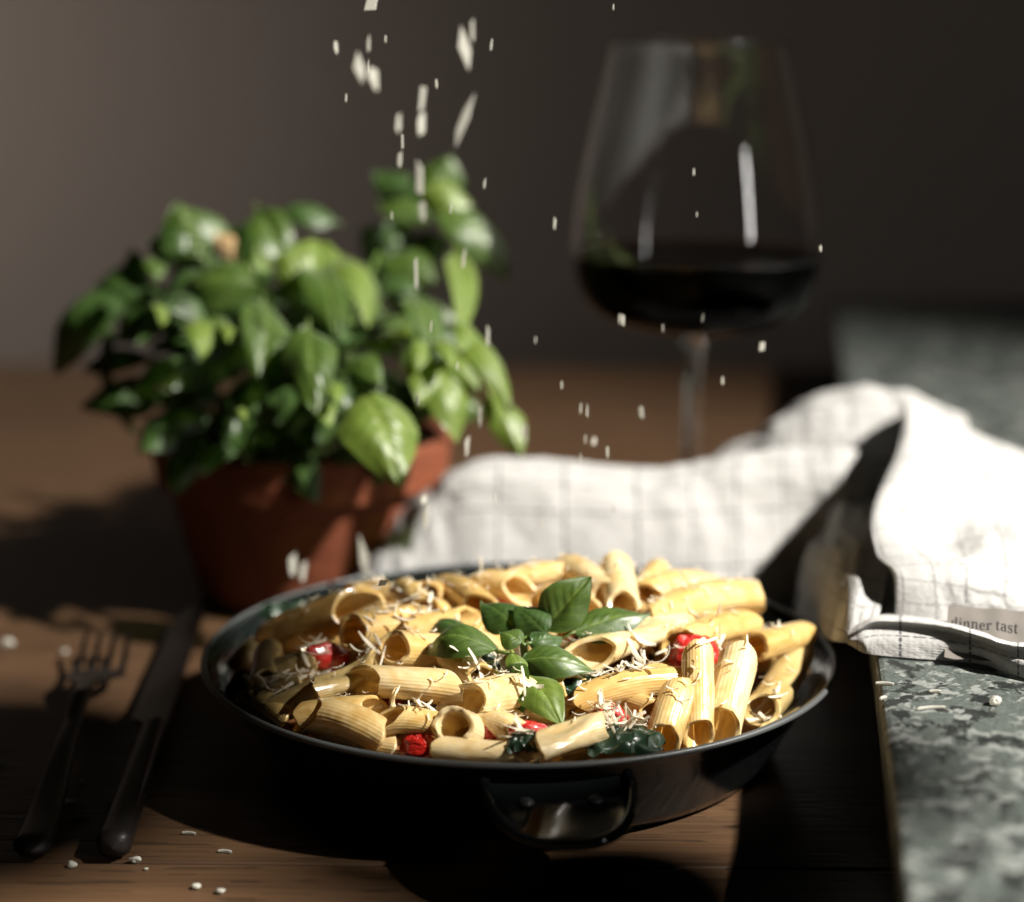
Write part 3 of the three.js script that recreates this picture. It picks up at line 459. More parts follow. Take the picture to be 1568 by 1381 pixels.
{
  const r = rng(77);
  const L = 'pale cheese flake falling ';
  const fl = [[530, 150, 3, 14, 0, 0], [668, 128, 3, 15, 0, 0], [590, 60, 2.5, 12, 0, 0], [690, 320, 3, 16, 0, 0], [600, 330, 2.5, 14, 0, 0], [660, 500, 3, 18, 0, 0], [820, 520, 2.5, 12, 0, 0], [860, 590, 2.5, 14, 0, 0], [700, 560, 3, 16, 0, 0], [760, 760, 3, 16, 0, 0], [830, 800, 3, 18, 0, 0], [940, 780, 3, 16, 0, 0], [568, 4, 24, 24, 0, 0.1, L + 'at the top edge'], [514, 72, 7, 20, 0.02, -0.1, 'tiny flake of cheese falling above the potted basil'], [564, 67, 6, 22, 0.03, 0.1], [550, 103, 20, 38, 0.09, -0.7, L + 'left of its darker twin, high up'], [572, 120, 22, 34, 0.1, -0.5, L + 'right beside its paler twin, high up'], [564, 102, 3, 22, 0.0, 0], [712, 73, 22, 46, 0.08, -0.9, L + 'upper right, leaf shaped'], [723, 50, 7, 36, 0.07, 0.1], [752, 69, 3, 17, 0, 0], [647, 150, 12, 40, 0.07, 0.1, L + 'in the middle, narrow and bright'], [610, 188, 9, 34, 0.07, 0.1], [645, 190, 13, 36, 0.09, 0, L + 'in the middle, below the bright narrow one'], [616, 216, 4, 24, 0, 0], [612, 244, 8, 26, 0.02, 0.1], [711, 181, 29, 50, 0.08, 0.7, L + 'as the largest diamond shape'], [642, 270, 13, 52, 0.08, 0, L + 'in front of the top basil leaves'], [646, 325, 10, 36, 0.08, 0], [742, 281, 3, 17, 0, 0], [849, 342, 4, 18, 0, 0], [637, 421, 6, 48, 0.02, 0.1], [710, 397, 6, 32, 0.03, 0], [747, 513, 5, 30, 0.02, 0], [735, 637, 5, 32, 0.02, 0], [715, 682, 8, 32, 0.02, 0], [803, 660, 8, 24, 0.03, 0], [648, 765, 13, 14, 0.02, 0.4], [652, 792, 10, 40, 0.02, 0], [640, 612, 3, 20, 0, 0], [448, 868, 14, 36, 0.05, 0.3, L + 'left of two over the dark pot'], [464, 876, 11, 38, 0.05, -0.1, L + 'right of two over the dark pot'], [557, 850, 18, 58, 0.05, -0.5, L + 'just above the left back pan rim'], [939, 11, 2.5, 10, 0, 0], [1062, 263, 3, 12, 0, 0], [1067, 328, 2, 9, 0, 0], [1256, 381, 3.5, 11, 0, 0], [949, 488, 4, 16, 0, 0], [954, 490, 4, 18, 0, 0], [1015, 502, 2.5, 14, 0, 0], [1076, 487, 2.5, 12, 0, 0], [1167, 530, 11, 15, 0, 0.4, 'square cheese flake falling right of the wine glass stem'], [1106, 583, 3.5, 14, 0, 0], [889, 626, 3, 18, 0, 0], [899, 628, 3, 20, 0, 0], [982, 631, 8, 20, 0.01, 0], [896, 673, 2, 16, 0, 0], [909, 675, 10, 13, 0.03, 0], [930, 693, 4, 22, 0, 0], [889, 702, 2.5, 22, 0, 0], [586, 892, 20, 9, -0.05, 0.2], [712, 905, 5, 34, 0.0, 0], [733, 915, 9, 40, 0.02, -0.2], [1042, 880, 3, 26, 0, 0], [1090, 950, 4, 22, 0, 0]];
  fl.forEach(([px, py, w, h, fwd, sk, label], i) => {
    const z = fwd > 0.045 ? -0.07 - fwd * 0.5 : -0.02 - fwd * 1.2 + (r() - 0.5) * 0.02; const p = Z(px, py, z);
    const k = depthOf(p) / FPX; const m = mesh('falling_cheese', flakeGeo(w * k * 0.82, h * k, Math.max(0.0004, Math.min(w, 12) * k * 0.2), sk, i), M.flake);
    m.position.copy(p); m.rotation.set(-0.2 + (r() - 0.5) * 0.3, (r() - 0.3) * 0.7, (r() - 0.5) * 0.12); tag(m, label ?? 'tiny streak shaped cheese flake falling ' + (py > 860 ? 'just above the pasta' : px > 860 && py < 510 ? 'in front of the wine glass' : px > 860 ? 'beside the wine glass stem' : py > 240 ? 'in front of the basil plant' : 'before the grey wall'), 'cheese flake', 'grated cheese falling in the air');
  });
  const bits = [[12, 985, 15, 11], [100, 996, 10, 9], [3, 1167, 9, 9], [125, 1195, 9, 6], [110, 1323, 13, 9], [207, 1316, 15, 9], [224, 1328, 6, 5], [300, 1356, 12, 9], [338, 1364, 14, 8], [166, 1226, 8, 5], [1147, 1195, 5, 6]];
  const where = ['large crumb at the left edge behind the fork', 'blurred crumb left of the fork tines', 'crumb at the left edge beside the fork', 'crumb between fork and knife handles', 'crumb on the plank below the fork end', 'crumb at the end of the knife', 'tiny crumb right of the knife end', 'left of two crumbs at the front edge', 'right of two crumbs at the front edge', 'faint crumb beside the knife handle', 'crumb on the table in front of the pan'];
  bits.forEach(([px, py, w, h], i) => { const p = G(px, py, 0.001), k = depthOf(p) / FPX; const g = new THREE.IcosahedronGeometry(w * k / 2, 2); const q = g.attributes.position; for (let j = 0; j < q.count; j++) { const s = 1 + 0.9 * nz(q.getX(j) * 520 + i * 3.3 + 0.5, q.getY(j) * 520 + 0.3, q.getZ(j) * 520 + i); q.setXYZ(j, q.getX(j) * s, q.getY(j) * s * 0.6, q.getZ(j) * s * 0.8); } g.computeVertexNormals(); const m = mesh('cheese_crumb', g, M.flake); m.position.copy(p); m.position.y = w * k * 0.26 + 0.0003; tag(m, 'pale cheese ' + where[i], 'cheese crumb', 'cheese crumbs on the table'); });
  const strands = [[108, 1226, 0.1, 36, 'upper of two cheese strands between fork and knife', 0], [122, 1251, 0.5, 30, 'lower of two cheese strands between fork and knife', 0], [345, 1303, -0.2, 22, 'faint cheese strand on wood left of the pan handle', 0], [290, 1275, -0.2, 22, 'shaded cheese strand in the shadow of the pan', 0], [1355, 1046, -0.2, 28, 'cheese strand on the edge of the stone slab', 1], [1425, 1083, 0.15, 46, 'long cheese strand on the stone slab', 1], [1432, 1058, -0.1, 18, 'short cheese strand on the slab near the napkin', 1], [1352, 1068, 0.6, 14, 'broken cheese bit on the slab edge', 1], [1524, 1077, 0.9, 16, 'white cheese chunk on the stone slab', 1]];
  strands.forEach(([px, py, a, w, label, on], i) => { const h = on ? SLAB + 0.0007 : 0.0007; const p = G(px, py, h), k = depthOf(p) / FPX; const m = mesh('cheese_strand', shredGeo(w * k, i === 8 ? 0.003 : 0.0012, i === 8 ? 0.0028 : 0.0007, 0.6, 0.2, i).rotateX(Math.PI / 2), M.flake); m.position.copy(p); if (i === 8) m.position.y += 0.001; m.rotation.y = a; tag(m, label, 'cheese strand', 'cheese strands off the pan'); });
}

/* -------------------------------------------------------------- fork and knife */
{
  const a = G(46, 1306, 0.004), b = G(166, 962, 0.014); const dir = b.clone().sub(a).setY(0).normalize(), L = Math.hypot(b.x - a.x, b.z - a.z), side = V(-dir.z, 0, dir.x);
  const g = group('fork', 'table fork with dark handle lying left of the knife', 'fork', null, [a.x, 0, a.z]); g.rotation.y = Math.atan2(-dir.z, dir.x);
  // local: x along the fork, z sideways
  const hy = (s) => s < 0.45 ? 0.0042 + 0.006 * sstep(0.1, 0.45, s) : 0.0102 + 0.004 * sstep(0.45, 0.6, s) - 0.007 * sstep(0.6, 0.86, s) + 0.005 * sstep(0.86, 1, s);
  const line = (s0, s1, z, n = 10) => Array.from({ length: n + 1 }, (_, i) => { const s = lerp(s0, s1, i / n); return V(s * L, hy(s), typeof z === 'function' ? z(s) : z); });
  mesh('handle', sweep(line(0, 0.6, 0, 14), (t) => { const e = Math.min(1, Math.sqrt(Math.max(0.0001, t / 0.05))), f = Math.min(1, Math.sqrt(Math.max(0.0001, (1 - t) / 0.03))); return [lerp(0.0062, 0.0032, sstep(0, 0.9, t)) * e * f, 0.0034 * e * f]; }, 60, 20, 0.8), M.cutleryHandle, g);
  mesh('head', sweep(line(0.59, 0.82, 0, 10), (t) => [lerp(0.0032, 0.0118, sstep(0.3, 0.85, t)) * Math.min(1, Math.sqrt((1.001 - t) / 0.08)), 0.0011], 40, 20, 0.8), M.cutlery, g);
  for (let i = 0; i < 4; i++) { const z = (i - 1.5) * 0.0058; mesh('tine', sweep(line(0.80, 1.0, (s) => z, 8), (t) => [lerp(0.0018, 0.0009, t) * Math.min(1, Math.sqrt((1.001 - t) / 0.05)), lerp(0.0011, 0.0007, t)], 20, 10, 0.8), M.cutlery, g); }
}
{
  const a = G(172, 1306, 0.004), b = G(292, 960, 0.004); const dir = b.clone().sub(a).setY(0).normalize(), L = Math.hypot(b.x - a.x, b.z - a.z);
  const g = group('knife', 'table knife with dark handle between fork and pan', 'knife', null, [a.x, 0, a.z]); g.rotation.y = Math.atan2(-dir.z, dir.x);
  const hs = 0.47;
  mesh('handle', sweep([V(0, 0.0055, 0), V(L * hs * 0.3, 0.0055, 0), V(L * hs * 0.7, 0.0055, 0), V(L * hs, 0.0055, 0)], (t) => { const e = Math.min(1, Math.sqrt(Math.max(0.0001, t / 0.06))), f = Math.min(1, Math.sqrt(Math.max(0.0001, (1 - t) / 0.05))); return [lerp(0.0056, 0.0044, t) * e * f, 0.0046 * e * f]; }, 50, 20, 0.8), M.cutleryHandle, g);
  const s = new THREE.Shape(); const x0 = L * hs - 0.002, x1 = L * 1.12; s.moveTo(x0, -0.003); s.lineTo(x0 + 0.005, -0.0033); s.quadraticCurveTo(x0 + 0.006, -0.0095, x0 + 0.015, -0.0095); s.lineTo(x1 - 0.03, -0.0080); s.quadraticCurveTo(x1 - 0.004, -0.006, x1, 0.0034); s.lineTo(x1 - 0.01, 0.0042); s.lineTo(x0, 0.0038); s.closePath();
  const bg = new THREE.ExtrudeGeometry(s, { depth: 0.0010, bevelEnabled: true, bevelSize: 0.0004, bevelThickness: 0.0004, bevelSegments: 2, curveSegments: 16 }); bg.rotateX(Math.PI / 2); bg.scale(1, 1, 1); bg.translate(0, 0.0052, 0);
  mesh('blade', bg, M.cutlery, g);
}

/* --------------------------------------------------------------- pot and plant */
const POT = (() => { const p = G(470, 955, 0); return V(-0.0965, 0, -0.215); })();
{
  const g = group('terracotta_pot', 'terracotta pot holding the basil plant behind the pan', 'pot', null, POT.toArray());
  const H1 = 0.076, rt = 0.0680;
  mesh('body', lathe([[0, 0.0005], [0.046, 0.0005], [0.0485, 0.002], [0.0610, 0.054], [0.0613, 0.0562], [0.058, 0.056], [0.046, 0.005], [0, 0.004]], 96), M.terra, g);
  mesh('rim', lathe([[0.0600, 0.0540], [0.0652, 0.0542], [0.0665, 0.0556], [rt + 0.0012, 0.0735], [rt + 0.0002, 0.0756], [rt - 0.002, H1], [rt - 0.005, 0.0752], [0.0600, 0.0720], [0.0590, 0.0542], [0.0600, 0.0540]], 96), M.terra, g);
  const s = gridGeo(14, 60, (u, v) => { const a = v * 6.2832, d = 0.0590 * u, x = d * Math.cos(a), z = d * Math.sin(a); return [x, 0.066 + 0.003 * nz(x * 160, z * 160, 1), z]; }, true); mesh('soil', s, M.soil, g);
}
{
  const o = POT.clone().setY(0.066); const plant = group('basil_plant', 'bushy green basil plant growing in the terracotta pot', 'basil plant', null, o.toArray());
  const r = rng(202);
  const C = (zx, zy) => [60 + zx / 2.0103, 220 + zy / 2.0103];
  const stemTop = [[-0.045, 0.06, 0.01], [-0.02, 0.09, -0.01], [0.0, 0.085, 0.012], [0.03, 0.085, 0.0], [0.043, 0.085, -0.03], [0.05, 0.03, 0.02], [-0.06, 0.02, 0.0], [0.02, 0.04, 0.03], [0.035, 0.09, -0.02]];
  stemTop.forEach(([x, y, z], i) => { const b = V(x * 0.35, 0.002, z * 0.6), t = V(x, y, z); mesh('stem', sweep([b, b.clone().lerp(t, 0.5).add(V(0, 0.012, 0)), t], (q) => [lerp(0.0018, 0.0010, q), lerp(0.0018, 0.0010, q)], 14, 7), M.stem, plant); });
  const add = (bx, by, bz, tx, ty, tz, w, n, opt, mat = M.leaf) => { const P = Z(...C(bx, by), POT.z + bz), Q = Z(...C(tx, ty), POT.z + tz); const mid = P.clone().lerp(Q, 0.5); P.lerp(mid, -0.14); Q.lerp(mid, -0.12); const wd = mm(w / 2.0103, P) * 1.2; const g = leafGeo(P, Q, V(...n).add(V(0, -0.1, 0.25)), wd, { seed: Math.floor(r() * 90), ...opt }); g.translate(-o.x, -o.y, -o.z); return mesh('leaf', g, mat, plant); };
  const cam = [0.25, 0.55, 0.8];
  const F = M.leaf, Lm = M.leafLime, D = M.leafDark;
  // top right shoot
  add(1215, 190, -0.05, 1265, 45, -0.05, 130, [0.35, 0.2, 0.9], { cup: 0.15 }, F);
  add(1190, 150, -0.04, 1330, 190, -0.04, 110, [0.3, 0.7, 0.6], { cup: 0.2 }, Lm);
  add(1240, 190, -0.04, 1430, 400, -0.03, 150, [0.55, 0.5, 0.6], { cup: 0.18, droop: 0.3 }, F);
  add(1150, 190, -0.05, 1040, 90, -0.06, 100, [0.1, 0.4, 0.8], {}, D);
  add(1060, 190, -0.04, 1200, 235, -0.03, 90, [0.1, 0.8, 0.5], {}, F);
  add(1070, 350, -0.03, 1225, 420, -0.02, 110, [0.1, 0.7, 0.6], {}, F);
  for (const [a, b, c, d] of [[1120, 270, 1010, 380], [1150, 300, 1060, 300], [1180, 280, 1200, 380], [1080, 330, 1000, 260], [1160, 210, 1090, 140], [1120, 330, 1060, 440]]) add(a, b, -0.05, c, d, -0.045, 120, [-0.3, 0.4, 0.7], {}, D);
  // right hand
  add(1280, 350, 0.015, 1295, 590, 0.070, 105, [0.35, 0.2, 0.9], { fold: 0.25, droop: 0.15 }, Lm);
  add(1150, 480, 0.036, 1205, 650, 0.080, 125, [0.3, 0.25, 0.9], { fold: 0.2, droop: 0.25 }, F);
  add(1310, 590, 0.061, 1440, 810, 0.085, 105, [0.6, 0.4, 0.7], { cup: 0.2 }, Lm);
  add(1395, 780, 0.070, 1480, 955, 0.085, 105, [0.5, 0.4, 0.75], { cup: 0.2 }, Lm);
  add(1215, 680, 0.075, 1280, 915, 0.095, 135, [0.5, 0.35, 0.8], { cup: 0.2, droop: 0.3 }, Lm);
  add(1190, 650, 0.070, 1170, 800, 0.095, 100, [0.3, 0.5, 0.8], {}, Lm);
  add(1250, 640, 0.070, 1350, 760, 0.085, 80, [0.3, 0.7, 0.6], {}, Lm);
  add(1230, 610, 0.073, 1270, 690, 0.095, 60, [0.3, 0.5, 0.8], {}, Lm);
  add(1180, 610, 0.073, 1160, 700, 0.095, 60, [0.3, 0.5, 0.8], {}, Lm);
  add(1310, 560, 0.056, 1290, 640, 0.085, 70, [0.4, 0.5, 0.8], {}, Lm);
  add(1000, 780, 0.100, 1105, 1035, 0.127, 215, [0.30, 0.45, 0.85], { cup: 0.22, droop: 0.28, quilt: 1.4 }, Lm);
  add(960, 660, 0.085, 1050, 740, 0.105, 90, [0.3, 0.6, 0.7], {}, F);
  add(1070, 600, 0.072, 1150, 600, 0.092, 70, [0.3, 0.6, 0.7], {}, Lm);
  add(830, 580, 0.084, 850, 820, 0.115, 145, [0.1, 0.35, 0.9], { cup: 0.15 }, F);
  add(870, 800, 0.100, 890, 870, 0.115, 60, [0.3, 0.4, 0.9], {}, Lm);
  add(900, 740, 0.100, 920, 800, 0.115, 50, [0.3, 0.4, 0.9], {}, Lm);
  // middle
  add(690, 500, 0.050, 680, 730, 0.090, 140, [0.35, 0.35, 0.85], { fold: 0.15 }, F);
  add(490, 545, 0.059, 495, 655, 0.085, 85, [0.4, 0.3, 0.9], {}, Lm);
  add(565, 560, 0.061, 580, 610, 0.083, 45, [0.4, 0.3, 0.9], {}, Lm);
  add(460, 440, 0.029, 680, 430, 0.038, 165, [0.25, 0.7, 0.65], { cup: 0.22, droop: 0.3 }, F);
  add(500, 340, 0.005, 430, 190, -0.005, 190, [0.45, 0.35, 0.8], { cup: 0.2 }, F);
  add(440, 330, 0.010, 345, 300, 0.000, 130, [0.1, 0.5, 0.8], {}, D);
  add(680, 215, 0.000, 760, 400, 0.018, 130, [0.4, 0.25, 0.85], { fold: 0.4, droop: 0.2 }, F);
  add(780, 460, 0.032, 850, 300, 0.010, 130, [0.4, 0.45, 0.8], { cup: 0.2 }, Lm);
  add(850, 400, 0.023, 915, 600, 0.077, 135, [0.3, 0.35, 0.9], { fold: 0.2 }, F);
  add(930, 360, 0.010, 1005, 560, 0.060, 125, [0.55, 0.3, 0.8], { cup: 0.22 }, Lm);
  add(800, 350, 0.005, 930, 370, 0.016, 110, [0.3, 0.8, 0.5], {}, Lm);
  add(740, 330, 0.010, 780, 410, 0.025, 70, [0.4, 0.4, 0.8], {}, Lm);
  add(555, 280, 0.000, 615, 365, 0.012, 55, [0.3, 0.4, 0.85], {}, M.leafDry);
  add(560, 270, -0.010, 620, 300, 0.000, 70, [0.2, 0.6, 0.7], {}, D);
  add(350, 360, 0.020, 360, 420, 0.036, 60, [0.5, 0.3, 0.8], {}, F);
  add(360, 500, 0.050, 380, 560, 0.070, 50, [0.5, 0.3, 0.8], {}, Lm);
  add(620, 815, 0.090, 628, 850, 0.100, 32, [0.4, 0.3, 0.9], {}, Lm);
  // left side, shade put into the darker leaf colour
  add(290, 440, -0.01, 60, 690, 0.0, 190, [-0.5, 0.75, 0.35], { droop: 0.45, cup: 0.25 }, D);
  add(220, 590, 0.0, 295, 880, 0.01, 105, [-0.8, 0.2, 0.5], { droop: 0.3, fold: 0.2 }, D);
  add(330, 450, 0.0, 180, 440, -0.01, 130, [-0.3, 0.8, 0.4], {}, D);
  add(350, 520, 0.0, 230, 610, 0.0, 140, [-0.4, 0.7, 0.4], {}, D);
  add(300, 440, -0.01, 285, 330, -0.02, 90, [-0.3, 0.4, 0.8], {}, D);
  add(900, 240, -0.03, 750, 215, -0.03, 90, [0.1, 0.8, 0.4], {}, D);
  for (let i = 0; i < 40; i++) {                     // outer leaves over the bush dome, left ones coloured darker for shade
    const a = r() * 6.283, b = -0.2 + 1.3 * r(), n = V(Math.cos(a) * Math.cos(b), Math.sin(b), Math.sin(a) * Math.cos(b)); if (n.x > -0.15 && n.y > 0.55) continue; const P = V(-0.006 + n.x * 0.06, 0.034 + n.y * 0.058, n.z * 0.05), L = 0.026 + r() * 0.014;
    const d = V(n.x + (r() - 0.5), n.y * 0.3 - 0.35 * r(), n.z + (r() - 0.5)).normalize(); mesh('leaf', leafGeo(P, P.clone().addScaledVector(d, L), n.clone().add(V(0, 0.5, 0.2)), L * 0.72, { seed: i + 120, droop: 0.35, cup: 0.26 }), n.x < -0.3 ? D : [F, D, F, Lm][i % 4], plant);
  }
  // inner leaves, mostly in the darker colour that stands for shade
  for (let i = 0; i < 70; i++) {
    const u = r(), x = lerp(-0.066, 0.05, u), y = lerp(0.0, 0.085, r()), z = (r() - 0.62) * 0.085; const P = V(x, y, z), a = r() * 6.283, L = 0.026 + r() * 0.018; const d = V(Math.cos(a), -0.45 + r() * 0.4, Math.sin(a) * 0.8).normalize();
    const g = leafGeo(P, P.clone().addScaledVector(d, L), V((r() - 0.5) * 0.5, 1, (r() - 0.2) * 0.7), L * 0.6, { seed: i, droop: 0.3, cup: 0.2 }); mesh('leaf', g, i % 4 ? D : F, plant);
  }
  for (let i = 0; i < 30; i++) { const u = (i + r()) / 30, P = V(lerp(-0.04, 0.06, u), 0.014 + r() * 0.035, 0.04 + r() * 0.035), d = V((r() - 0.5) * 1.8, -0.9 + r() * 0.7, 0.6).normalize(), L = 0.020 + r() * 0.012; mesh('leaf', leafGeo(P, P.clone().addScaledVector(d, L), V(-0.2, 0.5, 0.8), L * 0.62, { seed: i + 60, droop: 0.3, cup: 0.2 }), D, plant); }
}

/* -------------------------------------------------------------- the wine glass */
{
  const gz = -0.24, c0 = Z(1065, 400, gz); const Y = (py) => Z(1065, py, gz).y, R = (n) => n / FPX * depthOf(c0);
  const g = group('wine_glass', 'large stemmed glass of red wine behind the napkin', 'wine glass', null, [c0.x, 0, gz]);
  const prof = [[131, 64], [137, 84], [147, 130], [158, 178], [168, 222], [178, 272], [186, 322], [190, 372], [188, 410], [178, 446], [158, 474], [122, 494], [76, 506], [34, 512]];
  const curve = new THREE.CatmullRomCurve3(prof.map(([n, py]) => V(R(n), Y(py), 0))); const pts = curve.getPoints(90).map((p) => [p.x, p.y]);
  const yb = Y(514);
  const wl = Y(390), up = pts.filter(([, y]) => y >= wl), dn = pts.filter(([, y]) => y < wl);
  const bowl = (() => { const inner = [...up, dn[0]].map(([r, y]) => [r - 0.0009, y]); return mesh('bowl', lathe([...inner, ...[...up, dn[0]].reverse(), inner[0]], 128), M.glassSolid, g); })(); mesh('wine_filled_bowl', lathe([...dn, [R(14), yb], [0.00002, yb - 0.0004]], 128), M.glassLowSpec, bowl);
  mesh('rim', new THREE.TorusGeometry(R(131), 0.0006, 8, 128).rotateX(Math.PI / 2).translate(0, Y(64), 0), M.glassSolid, g);
  mesh('stem', lathe([[0.0002, yb - 0.0008], [0.0075, yb - 0.0012], [0.0058, yb - 0.005], [0.0044, yb - 0.012], [0.0038, yb - 0.03], [0.0036, 0.03], [0.0042, 0.012], [0.008, 0.0052], [0.0002, 0.0050]].reverse(), 40), M.glassSolid, g);
  mesh('foot', lathe([[0.0002, 0.0046], [0.008, 0.0046], [0.02, 0.003], [0.0385, 0.0014], [0.039, 0.001], [0.0385, 0.0005], [0.0002, 0.0005]].reverse(), 96), M.glassSolid, g);
  const wy = Y(388), inn = pts.filter(([, y]) => y < wy).map(([r, y]) => [r - 0.0007, y + 0.0004]); const rw = inn[0][0];
  const wine = lathe([[0, wy], [rw * 0.97, wy], [rw, wy + 0.0006], ...inn, [R(14), yb + 0.0006], [0, yb + 0.0004]].reverse(), 128);
  const w = mesh('red_wine', wine, M.wine); w.position.set(c0.x, 0, gz); tag(w, 'dark red wine filling the lower third of the glass', 'wine');
}

/* ------------------------------------------------------------------ the napkin */
{
  const weave = tex(1024, 1024, (u, v) => {
    const T = 0.0195, per = 5, x = u * per, y = v * per;               // texture spans five checks
    const n = vnoise(u * 60, v * 60, 60, 60, 101), f = vnoise(u * 500, v * 500, 500, 500, 102);
    const lx = Math.abs(x - Math.round(x)) + 0.02 * (vnoise(u * 1, v * 90, 1, 90, 103) - 0.5), ly = Math.abs(y - Math.round(y)) + 0.02 * (vnoise(u * 90, v * 1, 90, 1, 104) - 0.5);
    const dash = (q) => (Math.floor(q * 17) % 4 !== 0 ? 1 : 0.25), fx = sstep(0.024, 0.014, lx) * dash(y), fy = sstep(0.024, 0.014, ly) * dash(x);
    const k = clamp(Math.max(fx, fy), 0, 1) * (0.7 + 0.3 * f); const w = 0.36 + 0.05 * n + 0.05 * (f - 0.5); return mixc([w, w * 0.985, w * 0.955], [0.015, 0.015, 0.017], k);
  }, true);
  const cb = tex(512, 512, (u, v) => { const a = Math.sin(u * 512 * 0.7) * 0.25 + Math.sin(v * 512 * 0.7) * 0.25; const n = vnoise(u * 40, v * 40, 40, 40, 105) * 0.5 + vnoise(u * 120, v * 120, 120, 120, 106) * 0.4; const h = 0.3 + 0.15 * a + 0.6 * n; return [h, h, h]; });
  M.cloth = new THREE.MeshPhysicalMaterial({ map: weave, bumpMap: cb, bumpScale: 0.0004, roughness: 0.95, side: THREE.DoubleSide, transmission: 0.12, thickness: 0 });
  const g = group('napkin', 'crumpled white napkin with thin black checks behind the pan', 'napkin', null, [0.1, 0, -0.12]);
  const o = g.position;
  const SP = 0.0195 * 5;
  function sheet(ctrl, nu, nv, amp, seed, uv0 = [0, 0], uvRot = 0, big = 0, edge = 0) {
    const ni = ctrl.length; const col = (j, t) => crv(ctrl.map((row) => row[j]), t);
    const at = (u, v) => crv(Array.from({ length: ctrl[0].length }, (_, j) => col(j, u)), v);
    // lengths in metres for the pattern
    let Lu = 0, Lv = 0; for (let k = 0; k < 20; k++) { Lu += at(k / 20, 0.5).distanceTo(at((k + 1) / 20, 0.5)); Lv += at(0.5, k / 20).distanceTo(at(0.5, (k + 1) / 20)); }
    return gridGeo(nu, nv, (u, v) => {
      const p = at(u, v), e = 0.004; const du = at(Math.min(1, u + e), v).sub(at(Math.max(0, u - e), v)), dv = at(u, Math.min(1, v + e)).sub(at(u, Math.max(0, v - e))); const n = V().crossVectors(du, dv).normalize();
      const X = u * Lu, Y = v * Lv; const ed = edge ? 0.1 + 0.9 * sstep(edge, edge + 0.3, u) : 1; const d = ed * big * nz(X * 17 + seed * 3, Y * 15 + seed) * (0.3 + 0.7 * Math.sin(Math.PI * v)) + ed * amp * (nz(X * 55 + seed, Y * 22, seed) + 0.5 * nz(X * 120, Y * 60 + seed, seed * 2) + 0.22 * nz(X * 300 + seed, Y * 260, 3)); p.addScaledVector(n, d).sub(o);
      const c = Math.cos(uvRot), s = Math.sin(uvRot); return [p.x, p.y, p.z, uv0[0] + (c * X - s * Y) / SP, uv0[1] + (s * X + c * Y) / SP];
    });
  }
  const parts = [];
  // A: long fold behind the pan, its front face towards the viewer
  {
    const cols = [[548, 878, 868, 0.001], [592, 812, 838, 0.001], [648, 750, 802, 0], [720, 702, 780, 0], [850, 699, 782, 0], [1000, 708, 785, 0], [1100, 694, 780, 0], [1200, 690, 775, 0.004], [1290, 694, 765, 0.02], [1330, 720, 770, 0.03]];
    const ctrl = cols.map(([px, ry, my, h], i) => { const zr = -0.185, top = Z(px, ry, zr); const mid = Z(px, my, -0.158 + 0.004 * Math.sin(i * 1.7)); const e = i > 6 ? (i - 6) : 0; const front = V(mid.x, Math.max(0.001, h), -0.146 - 0.006 * e); const lo = V(mid.x, lerp(front.y, mid.y, 0.4), -0.144 - 0.004 * e);
      const b1 = V(top.x, top.y * 0.75, zr - 0.022), b2 = V(top.x, 0.002, zr - 0.034); const crest = V(top.x, top.y, zr); const pre = V(mid.x, lerp(mid.y, top.y, 0.72), -0.168); return [front, lo, mid, pre, crest, b1, b2]; });
    parts.push(sheet(ctrl, 150, 80, 0.0022, 3, [0.07, 0.03], 0, 0.006));
  }
  // B: hump behind, rising to the right
  {
    const cols = [[1085, 700], [1150, 664], [1215, 622], [1290, 602], [1380, 606], [1470, 640]];
    const ctrl = cols.map(([px, ry], i) => { const zr = -0.25 + 0.004 * i, t = Z(px, ry, zr); const fl = t.x > 0.15 ? SLAB + 0.003 : 0.004; return [V(t.x, fl, zr + 0.05), V(t.x, t.y * 0.55, zr + 0.034), V(t.x, t.y * 0.86, zr + 0.022), V(t.x, t.y * 0.985, zr + 0.010), t, V(t.x, t.y * 0.8, zr - 0.022), V(t.x, fl, zr - 0.04)]; });
    parts.push(sheet(ctrl, 80, 70, 0.0026, 11, [0.4, 0.2], 0, 0.006));
  }
